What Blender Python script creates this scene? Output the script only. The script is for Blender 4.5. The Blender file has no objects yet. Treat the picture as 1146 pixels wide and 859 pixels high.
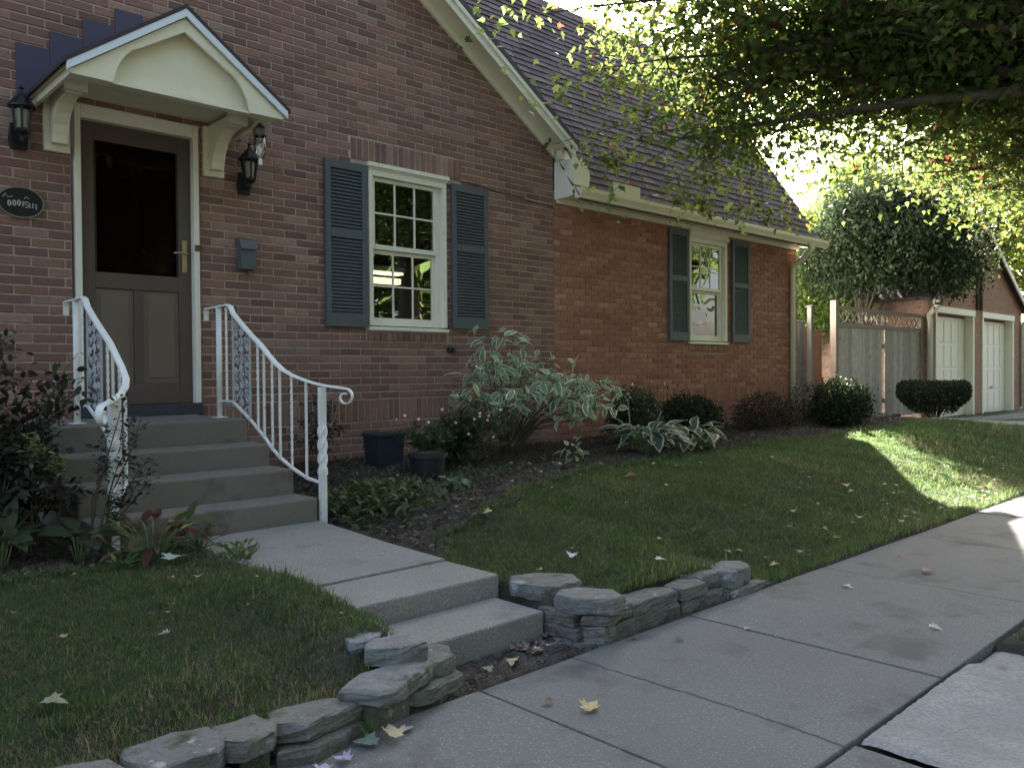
import bpy, math, random
import numpy as np
from mathutils import Matrix, Vector
random.seed(7)
RG = np.random.default_rng(11)
S = bpy.context.scene
C = S.collection
W = 6.6            # front wall plane (Y)

# ------------------------------------------------------------------ helpers
class MB:
    def __init__(s): s.v=[]; s.f=[]; s.c=[]
    def add(s, vs, fs, col=(1,1,1)):
        b=len(s.v); s.v += [tuple(p) for p in vs]; s.f += [tuple(i+b for i in f) for f in fs]
        s.c += [tuple(col)]*len(vs)
        return s
    def box(s, x0,x1,y0,y1,z0,z1, col=(1,1,1)):
        return s.add([(x0,y0,z0),(x1,y0,z0),(x1,y1,z0),(x0,y1,z0),(x0,y0,z1),(x1,y0,z1),(x1,y1,z1),(x0,y1,z1)],
              [(0,3,2,1),(4,5,6,7),(0,1,5,4),(1,2,6,5),(2,3,7,6),(3,0,4,7)], col)
    def prism(s, poly, axis, a0, a1, col=(1,1,1)):
        # poly: 2D outline; extruded along axis between a0 and a1
        n=len(poly)
        def P(p,a):
            return {'x':(a,p[0],p[1]),'y':(p[0],a,p[1]),'z':(p[0],p[1],a)}[axis]
        vs=[P(p,a0) for p in poly]+[P(p,a1) for p in poly]
        fs=[tuple(range(n-1,-1,-1)),tuple(range(n,2*n))]+[(i,(i+1)%n,n+(i+1)%n,n+i) for i in range(n)]
        return s.add(vs,fs,col)
    def tube(s, pts, rad, n=8, col=(1,1,1), cap=True, twist=0.0, sq=False):
        pts=[Vector(p) for p in pts]; m=len(pts)
        if not hasattr(rad,'__len__'): rad=[rad]*m
        b=len(s.v); up=None
        for i,p in enumerate(pts):
            d=(pts[min(i+1,m-1)]-pts[max(i-1,0)]).normalized()
            if up is None:
                up = Vector((1,0,0)) if abs(d.x)<.8 else Vector((0,1,0))
            u=(up-d*up.dot(d)).normalized(); w=d.cross(u); up=u
            for k in range(n):
                a=2*math.pi*k/n + twist*i + (math.pi/4 if sq else 0)
                s.v.append(tuple(p+(u*math.cos(a)+w*math.sin(a))*rad[i])); s.c.append(tuple(col))
        for i in range(m-1):
            for k in range(n):
                k2=(k+1)%n
                s.f.append((b+i*n+k,b+i*n+k2,b+(i+1)*n+k2,b+(i+1)*n+k))
        if cap:
            s.f.append(tuple(b+k for k in range(n-1,-1,-1))); s.f.append(tuple(b+(m-1)*n+k for k in range(n)))
        return s
    def lathe(s, c, prof, n=16, col=(1,1,1)):
        b=len(s.v); m=len(prof)
        for r,z in prof:
            for k in range(n):
                a=2*math.pi*k/n
                s.v.append((c[0]+r*math.cos(a),c[1]+r*math.sin(a),c[2]+z)); s.c.append(tuple(col))
        for i in range(m-1):
            for k in range(n):
                k2=(k+1)%n
                s.f.append((b+i*n+k,b+i*n+k2,b+(i+1)*n+k2,b+(i+1)*n+k))
        s.f.append(tuple(b+k for k in range(n-1,-1,-1))); s.f.append(tuple(b+(m-1)*n+k for k in range(n)))
        return s

def wloc(o):
    v=Vector((0,0,0))
    while o is not None:
        v=v+Vector(o.location); o=o.parent
    return v

def obj(name, mb, mat, parent=None, bev=0, smooth=False, origin=None, seg=2):
    me=bpy.data.meshes.new(name)
    off=wloc(parent) if parent is not None else Vector(origin if origin is not None else (0,0,0))
    v=np.array(mb.v,dtype=np.float64).reshape(-1,3)-np.array(off)
    me.from_pydata(v.tolist(),[],mb.f)
    ca=me.color_attributes.new('Col','FLOAT_COLOR','POINT')
    cc=np.ones((len(v),4),dtype=np.float32); cc[:,:3]=np.array(mb.c,dtype=np.float32).reshape(-1,3)
    ca.data.foreach_set('color',cc.ravel())
    if mat: me.materials.append(mat)
    if smooth:
        me.polygons.foreach_set('use_smooth',[True]*len(me.polygons))
    me.update()
    o=bpy.data.objects.new(name,me); C.objects.link(o)
    if parent is not None: o.parent=parent
    else: o.location=off
    if bev:
        m=o.modifiers.new('bevel','BEVEL'); m.width=bev; m.segments=seg; m.limit_method='ANGLE'; m.angle_limit=math.radians(40)
    return o

def fast(name, V, fl, fsz, col, mat, parent=None, origin=None, smooth=False):
    """V (n,3), fl flat loop indices, fsz face sizes, col (n,3)"""
    me=bpy.data.meshes.new(name)
    off=np.array(wloc(parent)) if parent is not None else np.array(origin if origin is not None else (0,0,0),dtype=float)
    V=V-off
    me.vertices.add(len(V)); me.vertices.foreach_set('co',V.astype(np.float32).ravel())
    me.loops.add(len(fl)); me.loops.foreach_set('vertex_index',fl.astype(np.int32))
    st=np.concatenate([[0],np.cumsum(fsz)[:-1]]).astype(np.int32)
    me.polygons.add(len(fsz)); me.polygons.foreach_set('loop_start',st)
    me.update(calc_edges=True)
    ca=me.color_attributes.new('Col','FLOAT_COLOR','POINT')
    cc=np.ones((len(V),4),dtype=np.float32); cc[:,:3]=col
    ca.data.foreach_set('color',cc.ravel())
    me.materials.append(mat)
    if smooth: me.polygons.foreach_set('use_smooth',[True]*len(fsz))
    me.validate()
    o=bpy.data.objects.new(name,me); C.objects.link(o)
    if parent is not None: o.parent=parent
    else: o.location=tuple(off)
    return o

def thing(name,label,cat,loc=(0,0,0),group=None):
    o=bpy.data.objects.new(name,None); C.objects.link(o); o.location=loc; o.empty_display_size=.1
    return tag(o,label,cat,group)
def tag(o,label,cat,group=None,kind=None):
    o['label']=label; o['category']=cat
    if group: o['group']=group
    if kind: o['kind']=kind
    return o
def struct(o,label=None):
    o['kind']='structure'
    if label: o['label']=label
    return o

# ------------------------------------------------------------------ materials
MATS={}
def mat(name, base=(.5,.5,.5), rough=.7, metal=0, vcol=False, noise=None, bump=None, trans=0, spec=.5, stain=None, emit=None, coat=0):
    """noise=(scale, amount, darkcolour) ; bump=(scale,strength,dist) ; stain=(scale,lo,hi,colour)"""
    if name in MATS: return MATS[name]
    m=bpy.data.materials.new(name); m.use_nodes=True; nt=m.node_tree; N=nt.nodes; L=nt.links; N.clear()
    out=N.new('ShaderNodeOutputMaterial'); p=N.new('ShaderNodeBsdfPrincipled')
    p.inputs['Roughness'].default_value=rough; p.inputs['Metallic'].default_value=metal
    p.inputs['Specular IOR Level'].default_value=spec
    if coat: p.inputs['Coat Weight'].default_value=coat
    rgb=N.new('ShaderNodeRGB'); rgb.outputs[0].default_value=(*base,1); cur=rgb.outputs[0]
    geo=N.new('ShaderNodeNewGeometry'); pos=geo.outputs['Position']
    def mix(a,b,fac,mode='MIX'):
        x=N.new('ShaderNodeMix'); x.data_type='RGBA'; x.blend_type=mode
        L.new(a,x.inputs[6]); L.new(b,x.inputs[7])
        if isinstance(fac,(int,float)): x.inputs[0].default_value=fac
        else: L.new(fac,x.inputs[0])
        return x.outputs[2]
    if vcol:
        a=N.new('ShaderNodeVertexColor'); a.layer_name='Col'; cur=mix(cur,a.outputs[0],1.0,'MULTIPLY')
    def nz(scale,detail=6,rg=.6,vec=None):
        t=N.new('ShaderNodeTexNoise'); t.inputs['Scale'].default_value=scale; t.inputs['Detail'].default_value=detail; t.inputs['Roughness'].default_value=rg
        L.new(vec if vec is not None else pos,t.inputs['Vector']); return t.outputs[0]
    def ramp(v,lo,hi):
        r=N.new('ShaderNodeMapRange'); r.inputs[1].default_value=lo; r.inputs[2].default_value=hi; L.new(v,r.inputs[0]); return r.outputs[0]
    for q in ([noise] if noise and not isinstance(noise,list) else (noise or [])):
        sc,amt,dc=q
        k=N.new('ShaderNodeRGB'); k.outputs[0].default_value=(*dc,1)
        f=ramp(nz(sc),.35,.65); mm=N.new('ShaderNodeMath'); mm.operation='MULTIPLY'; mm.inputs[1].default_value=amt; L.new(f,mm.inputs[0])
        cur=mix(cur,k.outputs[0],mm.outputs[0])
    for q in ([stain] if stain and not isinstance(stain,list) else (stain or [])):
        sc,lo,hi,dc=q
        k=N.new('ShaderNodeRGB'); k.outputs[0].default_value=(*dc,1)
        cur=mix(cur,k.outputs[0],ramp(nz(sc,8,.65),lo,hi))
    L.new(cur,p.inputs['Base Color'])
    if bump:
        bl=bump if isinstance(bump,list) else [bump]; last=None
        for b in bl:
            sc,st,di=b[:3]; vec=None
            if len(b)>3:
                mp=N.new('ShaderNodeMapping'); mp.inputs['Scale'].default_value=b[3]; L.new(pos,mp.inputs[0]); vec=mp.outputs[0]
            bn=N.new('ShaderNodeBump'); bn.inputs['Strength'].default_value=st; bn.inputs['Distance'].default_value=di
            L.new(nz(sc,5,.6,vec),bn.inputs['Height'])
            if last is not None: L.new(last,bn.inputs['Normal'])
            last=bn.outputs[0]
        L.new(last,p.inputs['Normal'])
    sh=p.outputs[0]
    if trans:
        t=N.new('ShaderNodeBsdfTranslucent')
        k=N.new('ShaderNodeHueSaturation'); k.inputs['Hue'].default_value=.485; k.inputs['Saturation'].default_value=1.0; k.inputs['Value'].default_value=2.2
        L.new(cur,k.inputs['Color']); L.new(k.outputs[0],t.inputs['Color'])
        x=N.new('ShaderNodeMixShader'); x.inputs[0].default_value=trans; L.new(sh,x.inputs[1]); L.new(t.outputs[0],x.inputs[2]); sh=x.outputs[0]
    if emit:
        p.inputs['Emission Color'].default_value=(*emit[0],1); p.inputs['Emission Strength'].default_value=emit[1]
    L.new(sh,out.inputs[0]); MATS[name]=m; return m

def glass_mat(name, tint=(.9,.95,.95), rmix=.12, refl=1.0):
    m=bpy.data.materials.new(name); m.use_nodes=True; nt=m.node_tree; N=nt.nodes; L=nt.links; N.clear()
    out=N.new('ShaderNodeOutputMaterial'); g=N.new('ShaderNodeBsdfGlossy'); g.inputs['Roughness'].default_value=.01; g.inputs['Color'].default_value=(refl,refl,refl,1)
    t=N.new('ShaderNodeBsdfTransparent'); t.inputs['Color'].default_value=(*tint,1)
    f=N.new('ShaderNodeFresnel'); f.inputs['IOR'].default_value=1.5
    geo=N.new('ShaderNodeNewGeometry'); n=N.new('ShaderNodeTexNoise'); n.inputs['Scale'].default_value=2.2; n.inputs['Detail'].default_value=1
    L.new(geo.outputs['Position'],n.inputs['Vector'])
    b=N.new('ShaderNodeBump'); b.inputs['Strength'].default_value=.08; b.inputs['Distance'].default_value=.05; L.new(n.outputs[0],b.inputs['Height'])
    L.new(b.outputs[0],g.inputs['Normal'])
    a=N.new('ShaderNodeMath'); a.operation='ADD'; a.use_clamp=True; a.inputs[1].default_value=rmix; L.new(f.outputs[0],a.inputs[0])
    x=N.new('ShaderNodeMixShader'); L.new(a.outputs[0],x.inputs[0]); L.new(t.outputs[0],x.inputs[1]); L.new(g.outputs[0],x.inputs[2]); L.new(x.outputs[0],out.inputs[0])
    return m

M_brickA=mat('brick_brown',(1,1,1),.85,vcol=True,noise=(30,.35,(.13,.075,.062)),bump=[(60,.5,.004),(300,.4,.0015)],stain=(2.2,.58,.8,(.17,.13,.115)))
M_brickB=mat('brick_tapestry',(1,1,1),.9,vcol=True,noise=(26,.35,(.13,.055,.035)),bump=[(14,.9,.008,(6,1,.8)),(120,.6,.003)],stain=(2.0,.6,.85,(.25,.14,.1)))
M_mortarA=mat('mortar_brown',(.50,.41,.35),.95,noise=(12,.5,(.15,.115,.10)),bump=(150,.5,.003))
M_mortarB=mat('mortar_red',(.38,.25,.19),.95,noise=(12,.5,(.12,.07,.055)),bump=(150,.5,.003))
M_white=mat('painted_white',(.80,.77,.66),.5,noise=(9,.35,(.66,.62,.50)),bump=(40,.15,.002),stain=(25,.66,.74,(.45,.40,.32)))
M_cream=mat('painted_cream',(.80,.75,.58),.5,noise=(6,.4,(.70,.64,.46)),bump=(35,.12,.002),stain=(18,.68,.78,(.5,.44,.33)))
M_iron=mat('painted_iron',(.80,.80,.76),.4,noise=(18,.4,(.62,.66,.58)),stain=(28,.64,.7,(.30,.24,.17)),bump=(60,.15,.002))
M_shut=mat('shutter_paint',(.080,.098,.108),.6,noise=(8,.4,(.095,.112,.118)),bump=(50,.1,.002),stain=(12,.66,.8,(.09,.10,.11)))
M_flash=mat('flashing_metal',(.065,.06,.10),.45,metal=.3,noise=(9,.3,(.06,.055,.10)))
M_door=mat('door_brown',(.098,.070,.060),.42,noise=(5,.4,(.08,.056,.048)),bump=(30,.1,.001,(1,1,.2)))
M_doorp=mat('door_panel_bronze',(.15,.115,.09),.5,noise=(3,.4,(.12,.09,.07)))
M_sill=mat('sill_slate',(.035,.04,.055),.7)
M_black=mat('black_metal',(.02,.02,.025),.4,metal=.4,bump=(80,.2,.002))
M_brass=mat('brass',(.45,.38,.22),.35,metal=.8)
M_silver=mat('silver_trim',(.5,.5,.48),.35,metal=.7)
M_conc=mat('concrete_walk',(.205,.21,.20),.9,noise=[(80,.8,(.11,.115,.11)),(1.1,.6,(.125,.125,.118)),(30,.35,(.15,.15,.14))],bump=[(110,.7,.006),(6,.2,.01)],stain=[(110,.59,.66,(.36,.37,.35)),(2.3,.53,.66,(.10,.098,.09)),(11,.60,.72,(.13,.128,.115))])
M_conc2=mat('concrete_path',(.285,.285,.255),.9,noise=[(85,.85,(.16,.16,.145)),(2.2,.5,(.19,.187,.165))],bump=[(110,.6,.005),(7,.2,.008)],stain=[(115,.58,.65,(.46,.46,.43)),(4,.57,.72,(.17,.165,.145))])
M_steps=mat('concrete_steps',(.19,.172,.142),.92,noise=[(160,.5,(.15,.14,.12)),(2.6,.6,(.15,.14,.12))],bump=[(120,.5,.004),(10,.3,.008)],stain=[(5,.56,.72,(.10,.093,.078)),(14,.66,.74,(.30,.29,.26))])
M_rough=mat('old_concrete',(.40,.395,.38),.95,noise=[(70,.7,(.19,.187,.18)),(5,.6,(.22,.215,.205))],bump=[(45,.9,.012),(12,.6,.02)],stain=(8,.6,.68,(.2,.2,.19)))
M_stone=mat('field_stone',(1,1,1),.9,vcol=True,noise=[(14,.65,(.11,.105,.085)),(60,.5,(.22,.22,.20))],bump=[(16,1,.025),(10,.9,.02,(1,1,9)),(55,.9,.010),(200,.5,.003)],stain=[(9,.60,.66,(.34,.36,.36)),(8,.55,.68,(.06,.065,.035)),(45,.64,.70,(.30,.31,.29))])
M_ground=mat('soil_and_turf',(1,1,1),.97,vcol=True,noise=[(60,.5,(.035,.028,.02)),(9,.4,(.05,.042,.03))],bump=[(90,.9,.02),(18,.6,.03)])
M_asph=mat('asphalt',(.055,.055,.058),.9,noise=(300,.5,(.10,.10,.10)),bump=(250,.5,.004))
M_grass=mat('grass_blade',(1,1,1),.6,vcol=True,trans=.48,spec=.3)
M_leaf=mat('leaf',(1,1,1),.55,vcol=True,trans=.58,spec=.3)
M_leafd=mat('leaf_dark',(1,1,1),.55,vcol=True,trans=.22,spec=.25)
M_dead=mat('dry_leaf',(1,1,1),.7,vcol=True,trans=.15,noise=(60,.3,(.12,.09,.05)))
M_flower=mat('petal',(1,1,1),.6,vcol=True,trans=.3)
M_bark=mat('bark',(.10,.08,.06),.9,noise=(20,.6,(.05,.04,.03)),bump=[(30,.9,.02,(1,1,.25))])
M_shingle=mat('shingle',(1,1,1),.95,vcol=True,noise=(240,.5,(.05,.045,.055)),bump=[(300,.6,.003),(12,.3,.01)])
M_woodg=mat('weathered_wood',(1,1,1),.85,vcol=True,noise=[(9,.45,(.28,.245,.20))],bump=[(14,.6,.006,(8,8,.4))],stain=(5,.6,.75,(.14,.115,.09)))
M_woodb=mat('fence_brown',(1,1,1),.85,vcol=True,bump=[(14,.5,.006,(8,8,.4))],noise=(6,.4,(.14,.07,.045)))
M_gar=mat('garage_door_paint',(.90,.86,.72),.5,noise=(5,.3,(.82,.78,.62)))
M_pot=mat('planter_plastic',(.014,.015,.018),.6)
M_pott=mat('planter_trough',(.02,.028,.036),.6)
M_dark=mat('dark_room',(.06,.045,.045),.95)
M_glass=glass_mat('window_glass')
M_glass2=glass_mat('window_glass_far',(.8,.8,.8),.12)
M_glassd=glass_mat('door_glass',(.6,.5,.54),.0,.12)
M_clear=glass_mat('lantern_glass',(.95,.95,.95),.08)
M_frost=mat('lantern_pane',(.40,.38,.32),.35,trans=.3)
M_curt=mat('curtain',(.6,.55,.48),.9)
M_lamp=mat('lit_tube',(.9,.85,.6),.5,emit=((1,.87,.5),.25))

# ------------------------------------------------------------------ terrain
def sm(t):
    t=np.clip(t,0,1); return t*t*(3-2*t)
def hn(X,Y):
    return .010*np.sin(3.1*X+1.3*Y)+.008*np.sin(5.3*Y-2.1*X+.6)+.006*np.sin(8.7*X+4.1*Y)
def path_top(Y): return .222+.036*np.clip((Y-2.95)/1.74,0,1)
def g(X,Y):
    X=np.asarray(X,float); Y=np.asarray(Y,float)
    n=hn(X,Y)
    R=.005+.355*sm((Y-2.40)/1.75)+.03*np.clip((Y-4.0)/2.6,0,1)
    wX=1-sm((X-3.7)/.6)
    R2=np.where(Y>2.50,.140+.21*sm((Y-2.5)/1.6),.0)
    R=np.where(Y>2.48,np.maximum(R,wX*R2+(1-wX)*R),R)
    nearp=sm((X-2.74)/.9)
    R=nearp*R+(1-nearp)*np.minimum(R,.185+.02*(Y-3))
    R=R*(1-.72*sm((X-13)/6))
    Lf=np.where(Y>2.38,.075+.075*sm((Y-2.42)/.35)+.080*sm((X-1.45)/.25)*sm((Y-2.47)/.2)*(1-sm((Y-3.2)/.8))+.085*sm((Y-2.8)/.9)+.06*np.clip((Y-3.6)/2.5,0,1),.0)
    P=np.where(Y>3.0,path_top(Y)-.05,-.006)
    Z=np.where(X>2.72,R,np.where(X<1.86,Lf,P))
    Z=Z+np.where(Y>2.6,n,.25*n)*np.where((X>1.86)&(X<2.72),.2,1)
    Z=np.where(Y<2.34,-.05,Z)                       # bedding of the sidewalk
    Z=np.where(Y<1.17,np.where((X<4.0)&(X>-3.3),-.05,.0+.4*n),Z)                    # parkway strip
    Z=np.where(Y<-1.0,-.18,Z)                       # under the road
    far=sm((np.abs(Y-4)-12)/10)
    Z=Z*(1-far)+(-.18)*far
    return Z
def bedY(X): return np.interp(X,[2.7,3.0,3.6,5,5.8,8,11,12.5,14.5],[3.35,3.75,3.95,4.5,4.62,4.72,4.8,4.9,5.5])+.05*np.sin(5*np.asarray(X))+.03*np.sin(13*np.asarray(X))
def lbedY(X): return 4.32+.10*np.sin(3*np.asarray(X)+1)+.25*sm((np.asarray(X)-1.2)/.6)
def turf(X,Y):
    X=np.asarray(X,float);Y=np.asarray(Y,float)
    left=(X<1.87)&(Y>2.47)&(Y<lbedY(X))
    right=(X>2.735)&(Y>2.39)&(Y<np.where(X<14.4,bedY(X),6.2))
    right&=~((X<3.05)&(Y<2.92)&(Y<2.92-(X-2.7)*.9))&~((X<4.25)&(Y<2.50))
    right&=~((X>14.5)&(X<15.5))&~((X>17.6)&(Y>5.75))&~((np.abs(X-16.2)<.6)&(np.abs(Y-5.75)<.45))
    park=(Y<1.13)&(Y>-.55)&(X>4.12)
    return left|right|park
def axis(a,b,st,lo,hi):
    fine=np.arange(a,b,st)
    l=[];x=a;d=st
    while x>lo: d*=1.25; x-=d; l.append(x)
    r=[];x=fine[-1];d=st
    while x<hi: d*=1.25; x+=d; r.append(x)
    return np.concatenate([l[::-1],fine,r])
xs=axis(-1.5,9.5,.045,-350,350); ys=axis(-1.1,6.9,.045,-350,350)
XX,YY=np.meshgrid(xs,ys); ZZ=g(XX,YY)
bed=(~turf(XX,YY))&(YY>2.34)
ZZ=ZZ+np.where(bed&(YY<7),.014*RG.standard_normal(XX.shape),.004*RG.standard_normal(XX.shape)*(np.abs(XX)<12))
n1,n2=XX.shape
V=np.stack([XX,YY,ZZ],-1).reshape(-1,3)
idx=np.arange(n1*n2).reshape(n1,n2)
F=np.stack([idx[:-1,:-1],idx[:-1,1:],idx[1:,1:],idx[1:,:-1]],-1).reshape(-1,4)
tf=turf(XX,YY)
col=np.where(tf[...,None],np.array([.055,.06,.03]),np.array([.062,.05,.038]))*(.8+.4*RG.random(XX.shape))[...,None]
dirt=(XX>1.5)&(XX<3.0)&(YY>2.3)&(YY<2.75)
col=np.where(dirt[...,None],np.array([.105,.098,.085])*(.9+.2*RG.random(XX.shape))[...,None],col)
farm=(YY>6.9)|(YY<-6)|(XX>16)|(XX<-3)
col=np.where(farm[...,None],np.array([.05,.085,.025]),col)
ground=struct(fast('ground',V,F.ravel(),np.full(len(F),4),col.reshape(-1,3),M_ground,smooth=True),'dark soil and turf of the yard')

# sidewalk slabs
def slab(mb,x0,x1,y0,y1,zt,zb=-.2,gap=.006,n=1):
    mb.box(x0+gap,x1-gap,y0,y1,zb,zt)
mb=MB(); jx=[-6.2,-4.85,-3.45,-2.08,-.70,.67,2.044,3.41,4.81,6.17,7.55,8.92,10.3,11.7,13.05,14.45,15.8,17.2,18.6,20,21.4,22.8,24.2,25.6,27,30,33,36]
crk=[(2.575+.012*math.sin(5*q)+random.uniform(-.006,.006),q) for q in np.linspace(1.18,2.345,26)]
for i in range(len(jx)-1):
    if jx[i]==2.044:
        for sg in (0,1):
            if sg==0: pl=[(2.050,1.18)]+[(x-.0022,y) for x,y in crk]+[(2.050,2.345)]
            else: pl=[(3.404,1.18),(3.404,2.345)]+[(x+.0022,y) for x,y in crk[::-1]]
            mb.prism(pl,'z',-.2,.0+.001*sg)
        continue
    slab(mb,jx[i],jx[i+1],1.18,2.345,.0+[.003,-.003,.002,.0,-.002][i%5])
struct(obj('sidewalk',mb,M_conc,bev=.006),'grey concrete sidewalk with cross joints')
mb=MB()
mb.box(-3.2,-1.25,-.5,1.165,-.2,-.006); mb.box(-1.23,.70,-.5,1.165,-.2,-.002); mb.box(.715,2.62,-.5,1.168,-.2,-.008)
struct(obj('driveway_apron',mb,M_conc,bev=.006),'grey concrete slabs between sidewalk and street')
# rough patch of old concrete
rp=[(2.66,1.165),(2.62,.4),(2.7,-.5),(4.0,-.5),(4.15,.3),(4.05,.9),(4.0,1.10),(3.86,1.02),(3.8,1.16),(3.4,1.15),(3.0,1.17)]
mb=MB()
nx,ny=60,60
gx=np.linspace(2.655,4.08,nx);gy=np.linspace(-.5,1.165,ny)
GX,GY=np.meshgrid(gx,gy)
GZ0=None
cut=(GX>3.72+.10*np.sin(9*GY)+.06*np.sin(23*GY))&(GY>.0)
GZ=-.001+.005*np.sin(6*GX+3*GY)*np.sin(5*GY)+.006*RG.random(GX.shape)-.03*(np.abs(GY-(.55+.25*(GX-2.7)+.04*np.sin(11*GX)))<.014)
GZ=np.where(cut,-.03,GZ); GZ[-1,:]-=.008; GZ[0,:]-=.05; GZ[:,0]-=.012
ii=np.arange(nx*ny).reshape(ny,nx)
F2=np.stack([ii[:-1,:-1],ii[:-1,1:],ii[1:,1:],ii[1:,:-1]],-1).reshape(-1,4)
struct(fast('old_paving',np.stack([GX,GY,GZ],-1).reshape(-1,3),F2.ravel(),np.full(len(F2),4),np.ones((nx*ny,3)),M_rough),'pale cracked paving patch beside the sidewalk')
# road and kerb
mb=MB(); mb.box(-80,120,-8.6,-.78,-.35,-.14); struct(obj('road',mb,M_asph),'asphalt street')
mb=MB(); mb.box(-80,120,-.77,-.62,-.3,.0); mb.box(-80,120,-8.78,-8.62,-.3,.0); struct(obj('kerb',mb,M_conc,bev=.01))
# walkway to the gate and garage apron
mb=MB()
yy=np.linspace(2.36,6.1,7)
for a,b in zip(yy[:-1],yy[1:]):
    zt=float(g(15,(a+b)/2))+.03; mb.box(14.55,15.45,a+.004,b-.004,zt-.2,zt)
struct(obj('walkway',mb,M_conc2,bev=.006),'narrow concrete walk across the lawn to the wooden gate')
mb=MB(); mb.box(18.2,29,5.85,6.57,-.1,.115); mb.box(18.2,29,2.37,5.84,-.1,.10)
mb.v=[(x,y,z) for x,y,z in mb.v]; struct(obj('garage_drive',mb,M_conc2,bev=.01),'concrete drive before the garage doors')

# ------------------------------------------------------------------ front path with two steps
t=thing('path_steps','two concrete steps and slab path rising from the sidewalk between stone edgings','path',(2.3,2.6,0))
mb=MB().box(1.93,2.665,2.61,2.944,-.1,.121); obj('lower_step',mb,M_conc2,t,bev=.010)
mb=MB().box(1.885,2.70,2.946,3.352,-.1,.224); obj('upper_step',mb,M_conc2,t,bev=.010)
def wobble(mb,amp=.004):
    mb.v=[(x+random.uniform(-amp,amp),y+random.uniform(-amp,amp),z) for x,y,z in mb.v]; return mb
mb=MB()
poly=[(1.89,3.36),(2.70,3.36),(2.70,3.9),(2.72,4.25),(2.74,4.69),(1.55,4.69),(1.75,4.3),(1.88,3.95)]
n=len(poly)
vs=[(x,y,float(path_top(y))-.2) for x,y in poly]+[(x,y,float(path_top(y))+.002) for x,y in poly]
mb.add(vs,[tuple(range(n-1,-1,-1)),tuple(range(n,2*n))]+[(i,(i+1)%n,n+(i+1)%n,n+i) for i in range(n)])
obj('path_slab',mb,M_conc2,t,bev=.006)

# ------------------------------------------------------------------ entry steps
t=thing('entry_steps','four concrete steps up to the brown front door between white railings','steps',(2.05,4.7,.2))
fr=[4.695,4.975,5.29,5.60]; zt=[.406,.569,.716,.88]; xr=[2.735,2.72,2.71,2.70]
for i in range(4):
    y1=fr[i+1] if i<3 else W-.012
    nm='step' if i<3 else 'landing'
    obj(nm,MB().box(1.40,xr[i],fr[i],y1-.001,.05,zt[i]),M_steps,t,bev=.012)

# ------------------------------------------------------------------ house
house=thing('brick_house','brown and red brick house with steep shingle roof beside the lawn','house',(5,W,.35))
BW,BH,J=.2185,.0677,.0115
def bricks(mb,x0,x1,z0,z1,openings,colf,vert=False,limit=None,depth=.006,stag=True,jit=.0012):
    """courses of bevelled bricks on plane y=W"""
    rows=int(round((z1-z0)/(BW if vert else BH)))
    rh=(z1-z0)/max(rows,1)
    bl=BH if vert else BW
    for r in range(rows):
        za=z0+r*rh+J/2; zb=z0+(r+1)*rh-J/2; zm=(za+zb)/2
        x=x0-((r%2)*bl/2 if stag and not vert else 0)-(.11*(r%3) if False else 0)
        while x<x1:
            segs=[(max(x+J/2,x0),min(x+bl-J/2,x1))]
            for (ox0,ox1,oz0,oz1) in openings:
                if zb>oz0+.004 and za<oz1-.004:
                    ns=[]
                    for a,b in segs:
                        if b<=ox0 or a>=ox1: ns.append((a,b)); continue
                        if a<ox0: ns.append((a,ox0-.004))
                        if b>ox1: ns.append((ox1+.004,b))
                    segs=ns
            if limit is not None:
                segs=[s for s in segs if zm<limit((s[0]+s[1])/2)]
            for a,b in segs:
                if b-a<.02: continue
                c=colf(); j=random.uniform(-jit,jit); d=depth+random.uniform(-.0015,.0015); e=.0035
                y0=W; y1=W-d*.6; y2=W-d
                q=[random.uniform(-jit,jit) for _ in range(4)]
                A,B,Z0,Z1=a+q[0],b+q[1],za+q[2],zb+q[3]
                vs=[(A,y0,Z0),(B,y0,Z0),(B,y0,Z1),(A,y0,Z1),(A,y1,Z0),(B,y1,Z0),(B,y1,Z1),(A,y1,Z1),
                    (A+e,y2,Z0+e),(B-e,y2,Z0+e),(B-e,y2+j,Z1-e),(A+e,y2+j,Z1-e)]
                fs=[(0,1,5,4),(1,2,6,5),(2,3,7,6),(3,0,4,7),(4,5,9,8),(5,6,10,9),(6,7,11,10),(7,4,8,11),(8,9,10,11)]
                mb.add(vs,fs,c)
            x+=bl
def colA():
    k=random.choice([0,0,0,0,1,1,2,3]); b=[(.225,.118,.090),(.27,.145,.105),(.17,.092,.074),(.30,.19,.145)][k]; f=random.uniform(.8,1.2)
    return tuple(min(1,c*f) for c in b)
def colB():
    k=random.choice([0,0,0,1,1,2]); b=[(.41,.185,.128),(.34,.150,.105),(.46,.235,.165)][k]; f=random.uniform(.82,1.18)
    return tuple(c*f for c in b)
RS=.64
def rake(x): return 4.871-RS*(x-5.076) if x>2.0 else 4.871-RS*(2.0-5.076)-RS*(2.0-x)
PK=rake(2.0)
D=(1.845,2.80,.86,3.17); W1=(4.40,5.335,1.60,3.175); W2=(9.61,10.55,1.565,3.11)
XS=6.93
openA=[D,W1,(4.22,5.55,3.18,3.39),(4.37,5.37,1.505,1.60)]
mb=MB()
bricks(mb,-2.9,XS,.955,6.72,openA,colA,limit=lambda x:rake(x)-.03)
bricks(mb,-2.9,XS,.74,.955,[D],colA,vert=True)
bricks(mb,-2.9,XS,.06,.74,[],colA)
bricks(mb,4.22,5.55,3.18,3.39,[],colA,vert=True)
wa=obj('wall',mb,M_brickA,house); wa['label']='brown brick gable wall round the front door and left window'
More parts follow.
